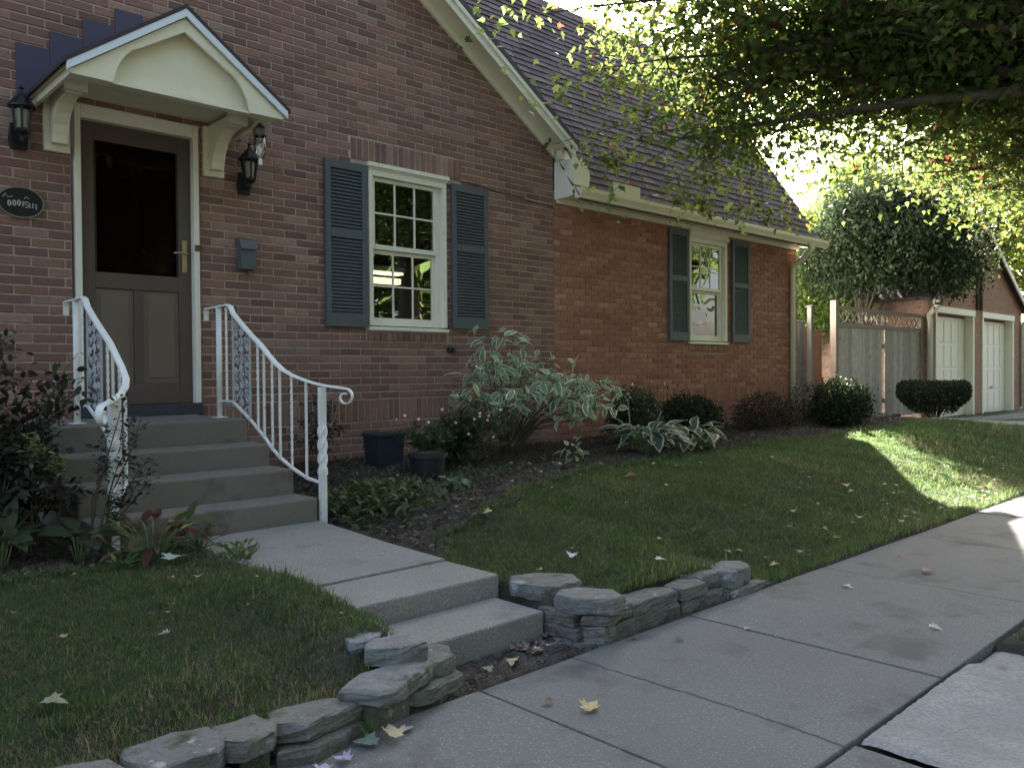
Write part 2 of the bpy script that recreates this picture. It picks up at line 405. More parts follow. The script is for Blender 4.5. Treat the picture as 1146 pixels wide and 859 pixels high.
def wall_backing(mb,holes,x0,x1,z0,top,y0=W,y1=W+.2):
    # split into columns between hole edges
    xs_=sorted(set([x0,x1]+[h[0] for h in holes]+[h[1] for h in holes]))
    xs_=[x for x in xs_ if x0<=x<=x1]
    for a,b in zip(xs_[:-1],xs_[1:]):
        m=(a+b)/2; hs=sorted([(h[2],h[3]) for h in holes if h[0]<m<h[1]])
        z=z0
        for h0,h1 in hs:
            mb.box(a,b,y0,y1,z,h0); z=h1
        ta,tb=top(a),top(b)
        mb.prism([(a,z),(b,z),(b,tb),(a,ta)],'y',y0,y1)
mb=MB(); wall_backing(mb,[D,W1],-2.9,2.0,0,rake); wall_backing(mb,[D,W1],2.0,XS,0,rake)
obj('mortar',mb,M_mortarA,wa)
mb=MB(); bricks(mb,XS+.002,12.65,.955,3.19,[W2,(9.58,10.58,1.475,1.565)],colB,depth=.009,jit=.002)
bricks(mb,XS+.002,12.65,.74,.955,[],colB,vert=True,depth=.009,jit=.002); bricks(mb,XS+.002,12.65,.06,.74,[],colB,depth=.009,jit=.002)
wb=obj('wall',mb,M_brickB,house); wb['label']='redder rough textured brick wall under the right eave'
mb=MB(); wall_backing(mb,[W2],XS+.002,12.65,0,lambda x:3.28); obj('mortar',mb,M_mortarB,wb)
# end wall, back wall (gable end at X=12.65)
EV=W-.3; RY,RZ=8.59,6.66; rs=1.485
def rz(y): return 3.27+rs*(y-EV)
mb=MB()
mb.prism([(W,0),(10.6,0),(10.6,3.3),(RY,RZ-.12),(W+.0,rz(W)-.15)],'x',12.455,12.652)
obj('wall',mb,M_brickB,house)['label']='side gable wall facing the fence'
mb=MB().box(-2.9,12.45,10.4,10.6,0,3.3).box(-2.9,-2.7,W+.2,10.4,0,3.2); obj('wall',mb,M_mortarA,house)['label']='rear walls'

# shingle roofs ------------------------------------------------------
def shingles(mb,P0,U,Vv,N,nu,L,rows,ex,tab,inside=None,cols=None):
    """P0 eave corner, U along eave, Vv up the slope, N normal"""
    P0,U,Vv,N=[np.array(a,float) for a in (P0,U,Vv,N)]
    for r in range(rows):
        u=-tab*(r%2)*.5-random.uniform(0,.05)
        while u<nu:
            w=tab*random.uniform(.75,1.2); a=max(u,0); b=min(u+w,nu)
            u+=w
            if b-a<.03: continue
            if inside is not None:
                cpt=P0+U*(a+b)/2+Vv*(r*ex+ex/2)
                if not inside(cpt): continue
            v0=r*ex-random.uniform(0,.012); v1=r*ex+ex+.02
            th=.018+random.uniform(0,.008)
            f=random.uniform(.7,1.25); base=cols[random.randrange(len(cols))]
            c=tuple(k*f for k in base)
            p=lambda uu,vv,hh: tuple(P0+U*uu+Vv*vv+N*hh)
            g_=.004
            vs=[p(a+g_,v0,0),p(b-g_,v0,0),p(a+g_,v0,th),p(b-g_,v0,th),p(a+g_,v1,.004),p(b-g_,v1,.004)]
            mb.add(vs,[(0,1,3,2),(2,3,5,4),(0,2,4),(1,5,3)],c)
SHC=[(.125,.09,.098),(.095,.07,.078),(.15,.11,.115),(.11,.075,.078)]
sl=math.hypot(1,rs); vv=(0,1/sl,rs/sl); nn=(0,-rs/sl,1/sl)
mb=MB(); Ls=(RY-EV)*sl
shingles(mb,(2.2,EV-.06,3.27-.06*rs),(1,0,0),vv,nn,12.93-2.2,Ls,int(Ls/.125)+1,.125,.26,
         inside=lambda p:(p[0]>7.0) or (p[1]>W+.1 and p[2]>rake(p[0])-.1), cols=SHC)
# deck below the shingles
mb2=MB(); mb2.prism([(EV-.05,3.255-.05*rs),(EV-.05,3.20-.05*rs),(RY,RZ-.09),(RY,RZ-.005)],'x',7.0,12.925)
mb2.prism([(W+.25,rz(W+.25)-.015),(W+.25,rz(W+.25)-.07),(RY,RZ-.09),(RY,RZ-.005)],'x',2.2,6.999)
mb2.prism([(RY+.001,RZ-.005),(RY+.001,RZ-.09),(10.95,RZ-.09-rs*(10.95-RY)),(10.95,RZ-.005-rs*(10.95-RY))],'x',2.2,12.925)
ro=obj('roof',mb,M_shingle,house); ro['label']='steep purple brown shingle roof of the right wing'
obj('roof_deck',mb2,mat('deck_wood',(.10,.08,.07),.9),ro)
mb=MB(); x=2.2
while x<12.9:
    mb.prism([(RY-.12,RZ-.15),(RY,RZ+.03),(RY+.12,RZ-.15),(RY+.12,RZ-.17),(RY,RZ+.005),(RY-.12,RZ-.17)],'x',x,x+.24,random.choice(SHC)); x+=.245
obj('ridge_cap',mb,M_shingle,ro)
# main gable roof slopes
ml=math.hypot(1,RS)
mb=MB()
mb.prism([(7.02,rake(7.02)+.16),(7.02,rake(7.02)+.10),(2.0,PK+.10),(-3.2,rake(-3.2)+.10),(-3.2,rake(-3.2)+.16),(2.0,PK+.16)],'y',EV-.03,10.8,(.10,.085,.10))
rg=obj('roof',mb,M_shingle,house); rg['label']='gable roof over the front door wall'
def rakeboard(name,y0,y1,o0,o1,m,xr=7.0,xl=-3.1):
    mb=MB(); mb.prism([(xr,rake(xr)+o0),(2.0,PK+o0),(xl,rake(xl)+o0),(xl,rake(xl)+o1),(2.0,PK+o1),(xr,rake(xr)+o1)],'y',y0,y1)
    return obj(name,mb,m,house,bev=.003)
rakeboard('frieze_board',W-.035,W-.003,-.03,.045,M_cream,6.93)
rakeboard('rake_soffit',EV+.026,W-.001,.047,.075,M_cream,6.93)
rakeboard('rake_board',EV-.0,EV+.024,-.03,.098,M_white)
rakeboard('rake_trim',EV-.026,EV-.002,.045,.098,M_white)
# cornice return box
mb=MB(); mb.box(6.95,6.965,EV+.02,W-.002,3.175,3.60).prism([(6.951,3.605),(6.951,3.80),(6.98,3.78),(7.10,3.66),(7.14,3.60)],'y',W-.12,W-.003); obj('cornice_return',mb,M_white,house,bev=.003)
mb=MB(); pr=[(6.95,3.24),(7.16,3.24),(7.215,3.33),(7.235,3.42),(7.21,3.50),(7.15,3.57),(7.08,3.62),(6.95,3.66)]
mb.prism(pr,'y',EV-.005,EV+.018); obj('cornice_board',mb,M_cream,house,bev=.003)
# wing eave: frieze, soffit, fascia, gutter
mb=MB().box(6.967,12.7,W-.035,W-.014,3.135,3.195); obj('frieze_board',mb,M_cream,house,bev=.003)
mb=MB().box(6.967,12.92,EV+.022,W-.003,3.197,3.215); obj('soffit',mb,M_cream,house)
mb=MB().box(7.0,12.93,EV,EV+.02,3.15,3.235); obj('fascia',mb,M_cream,house,bev=.003)
mb=MB(); gp=[(EV-.003,3.150),(EV-.075,3.150),(EV-.085,3.175),(EV-.115,3.225),(EV-.118,3.265),(EV-.106,3.268),(EV-.103,3.228),(EV-.075,3.180),(EV-.06,3.165),(EV-.003,3.165)]
mb.prism(gp,'x',6.98,12.94); mb.prism([(EV-.002,3.15),(EV-.085,3.152),(EV-.115,3.225),(EV-.118,3.265),(EV-.002,3.265)],'x',12.941,12.948); mb.prism([(EV-.002,3.15),(EV-.085,3.152),(EV-.115,3.225),(EV-.118,3.265),(EV-.002,3.265)],'x',6.972,6.979)
gu=obj('gutter',mb,M_cream,house); obj('splash_guard',MB().box(7.52,8.02,EV-.115,EV-.108,3.262,3.40),M_cream,gu)
mb=MB().box(9.5,10.62,EV-.14,EV-.119,3.185,3.30); mb=None
# downspout
mb=MB(); mb.tube([(12.45,EV-.06,3.16),(12.45,EV-.06,3.09),(12.44,EV+.05,2.99),(12.43,W-.07,2.86),(12.43,W-.055,2.75),(12.43,W-.055,.50)],.042,10); obj('downspout',mb,M_cream,house,smooth=True)
# rake edge of the wing
mb=MB(); mb.prism([(EV-.04,3.26-.04*rs),(EV-.04,3.13),(EV+.1,3.13+.02),(RY,RZ-.17),(RY,RZ-.01)],'x',12.66,12.69); obj('rake_board',mb,M_cream,house)

# window sills of brick rowlocks
for (a,b,z0,z1,cf,m) in [(4.385,5.36,1.515,1.592,colA,M_brickA),(9.60,10.57,1.485,1.56,colB,M_brickB)]:
    mb=MB(); x=a
    while x<b-.03:
        c=cf(); mb.prism([(W+.05,z1),(W-.022,z1-.014),(W-.022,z0-.006),(W+.05,z0)],'x',x+.004,x+.0645,c); x+=.0677
    obj('brick_sill',mb,m,house,bev=.003)
    # mortar of the sill
# windows ------------------------------------------------------------
def window(x0,x1,z0,z1,gl,lowdark,cap=True,upper=(3,2),lower=(3,2),lab=None):
    w=obj('window',MB().box(x0,x0+.045,W-.03,W+.10,z0+.05,z1-.04).box(x1-.045,x1,W-.03,W+.10,z0+.05,z1-.04)
          .box(x0+.0451,x1-.0451,W-.03,W+.10,z1-.115,z1-.04),M_white,house,bev=.003)
    if lab: w['label']=lab
    if cap: obj('head_cap',MB().box(x0-.02,x1+.02,W-.06,W-.012,z1-.039,z1+.002).box(x0-.008,x1+.008,W-.045,W-.014,z1-.055,z1-.0395),M_white,w,bev=.004)
    obj('sill',MB().prism([(W+.1,z0+.05),(W-.045,z0+.032),(W-.045,z0+.002),(W+.1,z0+.002)],'x',x0-.01,x1+.01),M_white,w,bev=.003)
    a,b=x0+.047,x1-.047; zm=(z0+z1)/2-.01; t_=z1-.117; bt=z0+.052
    jw=.035
    # inner stops seen obliquely
    obj('stop',MB().box(a,a+.012,W+.0,W+.11,bt,t_),M_white,w,bev=.002); obj('stop',MB().box(b-.05,b,W+.03,W+.11,bt,t_),M_white,w,bev=.002)
    def sash(a,b,z0,z1,y,cols,rows,br):
        mb=MB(); s=.034
        mb.box(a,a+s,y,y+.03,z0,z1).box(b-s,b,y,y+.03,z0,z1).box(a+s+.0005,b-s-.0005,y,y+.03,z1-s,z1).box(a+s+.0005,b-s-.0005,y,y+.03,z0,z0+br)
        ga,gb,g0,g1=a+s,b-s,z0+br,z1-s
        for i in range(1,cols):
            x=ga+(gb-ga)*i/cols; mb.box(x-.008,x+.008,y+.004,y+.024,g0+.001,g1-.001)
        for j in range(1,rows):
            z=g0+(g1-g0)*j/rows; mb.box(ga+.001,gb-.001,y+.005,y+.023,z-.008,z+.008)
        so=obj('sash',mb,M_white,w,bev=.002)
        obj('pane',MB().box(ga+.001,gb-.001,y+.0135,y+.0155,g0+.001,g1-.001),gl,w)
    sash(a+.013,b-.051,zm,t_-.003,W+.012,upper[0],upper[1],.045)
    sash(a+.013,b-.051,bt+.002,zm-.002,W+.050,lower[0],lower[1],.075)
    return w
w1=window(*W1[:2],W1[2],W1[3],M_glass,True,lab='white twelve pane sash window in the brown brick wall')
w2=window(*W2[:2],W2[2],W2[3]-.02,M_glass2,False,upper=(3,2),lower=(1,1),lab='cream framed sash window under the gutter')
obj('mullion_head',MB().box(9.61,10.55,W-.05,W-.015,3.093,3.133),M_cream,w2)
# dark rooms behind the panes
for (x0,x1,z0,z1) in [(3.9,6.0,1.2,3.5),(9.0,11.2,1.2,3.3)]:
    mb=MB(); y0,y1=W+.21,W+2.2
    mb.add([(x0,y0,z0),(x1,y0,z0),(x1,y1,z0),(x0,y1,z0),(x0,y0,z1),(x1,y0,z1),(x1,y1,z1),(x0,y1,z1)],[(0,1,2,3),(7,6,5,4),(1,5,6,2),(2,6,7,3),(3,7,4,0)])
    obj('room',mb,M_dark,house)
# lit lamp hanging in the left room + curtain and things on the sill
lt=thing('ceiling_lamp','lit warm tube lamp seen inside the left window','lamp',(4.95,W+.9,2.2))
obj('tube',MB().box(4.75,5.30,W+.72,W+.80,2.15,2.21).box(4.73,5.32,W+.70,W+.82,2.25,2.272),M_lamp,lt); 
obj('shade',MB().box(4.72,5.34,W+.69,W+.83,2.275,2.33),M_curt,lt); obj('cord',MB().tube([(5.0,W+.76,2.33),(5.0,W+.76,3.4)],.006,6),M_black,lt)
for k,(x,z,r) in enumerate([(4.47,1.66,.03),(4.62,1.66,.022),(4.72,1.66,.026)]):
    tag(obj('jar',MB().lathe((x,W+.24,z),[(r*.7,0),(r,.03),(r,.08),(r*.5,.10),(r*.55,.12)],12),M_frost,origin=(x,W+.24,z),smooth=True),
        ['small pale jar at the left end of the inside window sill','narrow pale jar between two jars on the inside window sill','pale jar third from the left on the inside window sill'][k],'jar','jars on the inside sill')

# shutters
def shutter(x0,x1,z0,z1,lab):
    t=thing('shutter',lab,'shutter',((x0+x1)/2,W-.01,z0),'blue grey louvred shutters')
    s=.055; y0,y1=W-.052,W-.014; zm=z0+(z1-z0)*.56
    mb=MB().box(x0,x0+s,y0,y1,z0,z1).box(x1-s,x1,y0,y1,z0,z1).box(x0+s+.0005,x1-s-.0005,y0+.001,y1,z1-.075,z1).box(x0+s+.0005,x1-s-.0005,y0+.001,y1,z0,z0+.11).box(x0+s+.0005,x1-s-.0005,y0+.001,y1,zm-.035,zm+.035)
    obj('frame',mb,M_shut,t,bev=.003)
    mb=MB()
    for a,b in ((z0+.11,zm-.035),(zm+.035,z1-.075)):
        n=int((b-a)/.031)
        for i in range(n):
            z=a+(b-a)*(i+.5)/n
            mb.prism([(y0+.004,z-.013),(y0+.008,z-.019),(y1-.004,z+.013),(y1-.008,z+.018)],'x',x0+s-.002,x1-s+.002)
    mb.box(x0+s,x1-s,y1-.0035,y1-.001,z0+.11,z1-.075)
    obj('louvres',mb,M_shut,t)
shutter(3.925,4.365,1.625,3.135,'blue grey shutter left of the white twelve pane window')
shutter(5.395,5.885,1.645,3.125,'blue grey shutter right of the white twelve pane window')
shutter(9.125,9.575,1.605,3.10,'blue grey shutter left of the cream window under the gutter')
shutter(10.665,11.145,1.61,3.10,'blue grey shutter right of the cream window nearest the downspout')

# ------------------------------------------------------------------ front door
x0,x1,z0,z1=1.865,2.782,.97,3.185
dr=obj('door_frame',MB().box(x0,x0+.042,W-.03,W+.12,z0,z1).box(x1-.045,x1,W-.03,W+.12,z0,z1).box(x0+.0425,x1-.0455,W-.03,W+.12,z1-.10,z1),M_white,house,bev=.004)
obj('threshold',MB().box(x0-.01,x1+.0,W-.06,W+.12,.882,.965),M_sill,dr,bev=.004)
a,b,c,d=x0+.045,x1-.048,z0+.002,z1-.103
mb=MB().box(a,a+.10,W+.03,W+.07,c,d).box(b-.10,b,W+.03,W+.07,c,d).box(a+.1005,b-.1005,W+.03,W+.07,d-.13,d).box(a+.1005,b-.1005,W+.03,W+.07,c,c+.16).box(a+.1005,b-.1005,W+.03,W+.07,c+.88,c+1.0)
mid=(a+b)/2
mb.box(mid-.035,mid+.035,W+.032,W+.068,c+.1605,c+.8795)
do=obj('storm_door',mb,M_door,house,bev=.004)
obj('kick_panel',MB().box(a+.10,mid-.0355,W+.045,W+.06,c+.16,c+.88).box(a+.135,mid-.07,W+.038,W+.0448,c+.20,c+.84),M_doorp,do,bev=.004)
obj('kick_panel',MB().box(mid+.0355,b-.10,W+.045,W+.06,c+.16,c+.88).box(mid+.07,b-.135,W+.038,W+.0448,c+.20,c+.84),M_doorp,do,bev=.004)
obj('glass',MB().box(a+.10,b-.10,W+.048,W+.052,c+1.0,d-.13),M_glassd,do)
obj('glazing_bead',MB().box(a+.1005,a+.115,W+.034,W+.047,c+1.001,d-.131),M_black,do); obj('glazing_bead',MB().box(b-.115,b-.1005,W+.034,W+.047,c+1.001,d-.131),M_black,do)
hz=1.88+.26
obj('handle_plate',MB().box(b-.075,b-.035,W+.018,W+.029,hz-.13,hz+.13),M_brass,do,bev=.008)
obj('handle',MB().tube([(b-.055,W+.02,hz+.02),(b-.055,W-.03,hz+.02),(b-.10,W-.035,hz+.022),(b-.16,W-.03,hz+.015)],.008,8),M_brass,do,smooth=True)
obj('hinge_strike',MB().box(x1-.043,x1-.002,W-.042,W-.031,2.185,2.235),mat('rust_brown',(.12,.05,.035),.6),dr,bev=.003)
mb=MB().box(a,b,W+.09,W+.12,c,d); obj('inner_door',mb,mat('inner_door',(.11,.06,.055),.5),do)
mb=MB()
for (xa,xb,za,zb) in [(a+.14,mid-.03,c+1.15,c+1.85),(mid+.03,b-.14,c+1.15,c+1.85)]: mb.box(xa,xb,W+.082,W+.0895,za,zb)
obj('inner_panel',mb,mat('inner_door2',(.05,.03,.03),.4),do)
# ------------------------------------------------------------------ door canopy
CX=2.326; YF=5.69; hs=.745; zp=3.70; zb_=3.165; cs=(zp-zb_)/hs
can=obj('door_canopy',MB().box(CX-.66,CX+.66,YF+.11,W-.002,3.235,3.25),M_cream,house)   # soffit is the root
can['label']='small gabled cream canopy over the front door'
def slopebar(mb,y0,y1,o0,o1,h=hs,pk=zp):
    s=cs
    mb.prism([(CX-h,pk-s*h+o0),(CX,pk+o0),(CX+h,pk-s*h+o0),(CX+h,pk-s*h+o1),(CX,pk+o1),(CX-h,pk-s*h+o1)],'y',y0,y1)
mb=MB(); slopebar(mb,YF-.035,W-.001,.004,.032,h=hs+.03); obj('canopy_roof',mb,mat('canopy_shingle',(.05,.042,.045),.9,bump=(200,.5,.004)),can)
mb=MB(); slopebar(mb,YF-.03,YF-.012,-.052,.003,h=hs+.012); obj('drip_edge',mb,mat('drip_white',(.72,.78,.86),.4),can,bev=.002)
mb=MB(); slopebar(mb,YF-.012,W-.002,-.02,.003,h=hs); obj('roof_deck',mb,M_cream,can)
# bargeboard with arch cut
def arch_pts():
    pts=[(-.473,3.095),(-.465,3.13),(-.45,3.19),(-.42,3.25),(-.385,3.30),(-.35,3.335),(-.30,3.362)]
    return pts
A=arch_pts()
inner=[(CX+x,z) for x,z in A]+[(CX,zp-.135)]+[(CX-x,z) for x,z in A[::-1]]
outer=[(CX-hs,zb_-.052),(CX-hs+.0,zb_-.068+.0),(CX-.715,3.095)]
lo=.054
polyL=[(CX-hs,zb_-lo),(CX-.72,3.097)]+[(CX+x,z) for x,z in A]+[(CX,zp-.15)]+[(CX,zp-lo)]
polyR=[(2*CX-x,z) for x,z in polyL][::-1]
mb=MB(); mb.prism(polyL,'y',YF,YF+.028); mb.prism(polyR,'y',YF,YF+.028)
obj('bargeboard',mb,M_cream,can,bev=.003)
mb=MB(); mb.prism([(CX-.50,3.10),(CX+.50,3.10),(CX+.50,3.30),(CX,zp-.06),(CX-.50,3.30)],'y',YF+.085,YF+.105)
obj('tympanum',mb,M_cream,can)
mb=MB().box(CX-.70,CX+.70,YF+.03,YF+.105,3.098,3.118); mb.prism([(CX-.70,3.119),(CX-.49,3.119),(CX-.44,3.30),(CX-.62,3.22)],'y',YF+.03,YF+.08)
obj('front_beam',mb,M_cream,can)
for s in (-1,1):
    mb=MB(); xa=CX+s*.70; xb=CX+s*.725
    mb.box(min(xa,xb),max(xa,xb),YF+.03,W-.002,3.10,3.165+.0)
    obj('side_beam',mb,M_cream,can,bev=.002)
# brackets
for s in (-1,1):
    xc=CX+s*.578; w_=.085
    wp=obj('bracket',MB().box(xc-w_,xc+w_,W-.045,W-.002,2.80,3.20),M_cream,can,bev=.004)
    prof=[(W-.046,2.845),(W-.115,2.845),(W-.125,2.90),(W-.15,2.97),(W-.20,3.04),(W-.27,3.09),(W-.36,3.115),(W-.44,3.12),(W-.44,3.20),(W-.046,3.20)]
    obj('bracket_arm',MB().prism(prof,'x',xc-.052,xc+.052),M_cream,wp,bev=.004)
    obj('bracket_cap',MB().box(xc-.075,xc+.075,W-.50,W-.441,3.125,3.232),M_cream,wp,bev=.003)
# stepped flashing
mb=MB()
for k,(xa,xb,zt_) in enumerate([(1.50,1.715,3.525),(1.715,1.935,3.66),(1.935,2.16,3.81),(2.16,2.36,3.95)]):
    for s in (-1,1):
        a_,b_=(xa,xb) if s<0 else (2*CX-xb,2*CX-xa)
        if s>0 and k==3: continue
        zl=lambda x: zp-cs*abs(x-CX)+.02
        pa=max(zl(a_),3.1) ; pb=max(zl(b_),3.1)
        zt2=zt_-(0 if s<0 else .16)
        mb.prism([(a_+.001,min(pa,zt2-.01)),(b_-.001,min(pb,zt2-.01)),(b_-.001,zt2),(a_+.001,zt2)],'y',W-.018-.001*k,W-.012)
obj('step_flashing',mb,M_flash,can)

# ------------------------------------------------------------------ wall lanterns etc
def lantern(x,z,lab):
    t=thing('wall_lantern',lab,'lantern',(x,W-.01,z),'black wall lanterns')
    y=W-.13
    obj('backplate',MB().prism([(x-.05,z-.18),(x+.05,z-.18),(x+.062,z-.11),(x+.05,z+.0),(x-.05,z+.0),(x-.062,z-.11)],'y',W-.035,W-.012),M_black,t,bev=.006)
    obj('arm',MB().tube([(x,W-.03,z-.10),(x,W-.08,z-.15),(x,y,z-.13),(x,y,z-.08)],.010,8).lathe((x,y,z-.16),[(.004,0),(.014,.02),(.02,.05),(.045,.075),(.05,.085)],12),M_black,t,smooth=False)
    hd=obj('lamp_cage',MB(),M_black,t) if False else None
    mb=MB(); n=6
    for k in range(n):
        a=2*math.pi*k/n+.3
        mb.tube([(x+.045*math.cos(a),y+.045*math.sin(a),z-.075),(x+.066*math.cos(a),y+.066*math.sin(a),z+.09)],.008,5)
    mb.lathe((x,y,z+.085),[(.088,0),(.088,.012),(.06,.05),(.03,.085),(.012,.10),(.010,.125),(.018,.135),(.004,.155)],12)
    obj('lamp_cage',mb,M_black,t)
    obj('lamp_glass',MB().lathe((x,y,z-.055),[(.034,0),(.050,.125)],6),M_frost,t)
lantern(1.505,2.955,'black wall lantern left of the front door above the oval plaque')
lantern(3.165,2.875,'black wall lantern right of the front door beside the hanging glass lantern')
t=thing('hanging_lantern','clear glass lantern hanging from the right end of the door canopy','lantern',(3.03,5.90,2.93))
hx,hy,hz_=3.0,5.95,2.95
obj('cord',MB().tube([(hx,hy,hz_+.17),(hx,hy,3.12)],.004,6),M_black,t)
obj('lid',MB().lathe((hx,hy,hz_+.07),[(.052,0),(.055,.045),(.045,.06),(.02,.085),(.008,.10)],14),mat('pewter',(.16,.14,.15),.4,metal=.6),t,smooth=False)
obj('glass',MB().lathe((hx,hy,hz_-.10),[(.028,0),(.046,.06),(.047,.168)],16),M_clear,t,smooth=True)
obj('candle',MB().lathe((hx,hy,hz_-.15),[(.014,0),(.015,.12),(.006,.125)],12),mat('wax',(.8,.8,.82),.4),t)
# plaque
t=thing('oval_plaque','dark oval cast plaque with raised silvery figures left of the door','plaque',(1.515,W-.012,2.41))
def oval(a,b,n=40): return [(1.515+a*math.cos(2*math.pi*k/n),2.41+b*math.sin(2*math.pi*k/n)) for k in range(n)]
obj('plate',MB().prism(oval(.145,.108),'y',W-.022,W-.012),M_black,t)
mb=MB(); o1=oval(.147,.110);o2=oval(.138,.101);n=40
mb.add([(x,W-.030,z) for x,z in o1]+[(x,W-.030,z) for x,z in o2]+[(x,W-.012,z) for x,z in o1]+[(x,W-.022,z) for x,z in o2],
  [(i,(i+1)%n,n+(i+1)%n,n+i) for i in range(n)]+[(i,2*n+i,2*n+(i+1)%n,(i+1)%n) for i in range(n)]+[(n+i,n+(i+1)%n,3*n+(i+1)%n,3*n+i) for i in range(n)])
obj('rim',mb,mat('plaque_rim',(.22,.22,.20),.5,metal=.5),t)
mb=MB()
def ring(cx,cz,a,b,w=.005,n=14):
    mb.tube([(cx+a*math.cos(2*math.pi*k/n),W-.024,cz+b*math.sin(2*math.pi*k/n)) for k in range(n+1)],w,5)
for k,(cx,kind) in enumerate([(-.070,'o'),(-.040,'o'),(-.012,'o'),(.012,'i'),(.035,'5'),(.065,'u'),(.095,'i')]):
    X=1.515+cx; Z=2.405-.01*abs(k-2)*.4
    if kind=='o': ring(X,Z,.008,.018)
    elif kind=='i': mb.box(X-.004,X+.004,W-.028,W-.0225,Z-.018,Z+.018)
    elif kind=='5': mb.tube([(X+.012,W-.025,Z+.018),(X-.010,W-.025,Z+.018),(X-.010,W-.025,Z+.002),(X+.010,W-.025,Z),(X+.010,W-.025,Z-.016),(X-.010,W-.025,Z-.018)],.0045,5)
    else: mb.tube([(X-.010,W-.025,Z+.018),(X-.010,W-.025,Z-.014),(X+.010,W-.025,Z-.014),(X+.010,W-.025,Z+.018)],.0045,5)
mb.tube([(1.515-.11,W-.025,2.435),(1.515-.095,W-.025,2.462),(1.515-.08,W-.025,2.437),(1.515-.05,W-.025,2.445)],.003,5)
mb.tube([(1.515+.02,W-.025,2.438),(1.515+.035,W-.025,2.452),(1.515+.05,W-.025,2.438)],.003,5)
obj('raised_figures',mb,mat('plaque_figure',(.45,.45,.42),.45,metal=.4),t)
# mailbox
t=thing('mailbox','small blue grey wall mailbox between the door and the left window','mailbox',(3.16,W-.012,2.05))
obj('box',MB().prism([(W-.012,2.065),(W-.10,2.065),(W-.105,2.10),(W-.105,2.27),(W-.012,2.27)],'x',3.098,3.228),M_shut,t,bev=.006)
obj('lid',MB().prism([(W-.012,2.272),(W-.122,2.225),(W-.124,2.24),(W-.09,2.31),(W-.012,2.335)],'x',3.088,3.238),M_shut,t,bev=.005)
obj('hook',MB().tube([(3.16,W-.06,2.064),(3.16,W-.06,2.035),(3.165,W-.085,2.025)],.004,6),M_black,t)
# hose tap and cable
t=thing('hose_tap','small dark outdoor water tap on the brick below the right corner of the left window','tap',(5.37,W-.012,1.43))
obj('flange',MB().lathe((5.37,W-.03,1.40),[(.03,0),(.034,.02),(.034,.04),(.02,.06)],12),M_black,t)
obj('spout',MB().tube([(5.37,W-.02,1.44),(5.37,W-.09,1.44),(5.37,W-.11,1.40)],.012,8),M_black,t)
pts=[(5.36+(XS-5.36)*i/14,W-.016,3.185-.105*i/14-.006*math.sin(i*1.3)) for i in range(15)]
tag(obj('wall_cable',MB().tube(pts,.0045,6),M_black,origin=(5.36,W-.016,3.18)),'thin dark cable running along the brown brick from the left window to the corner','cable')
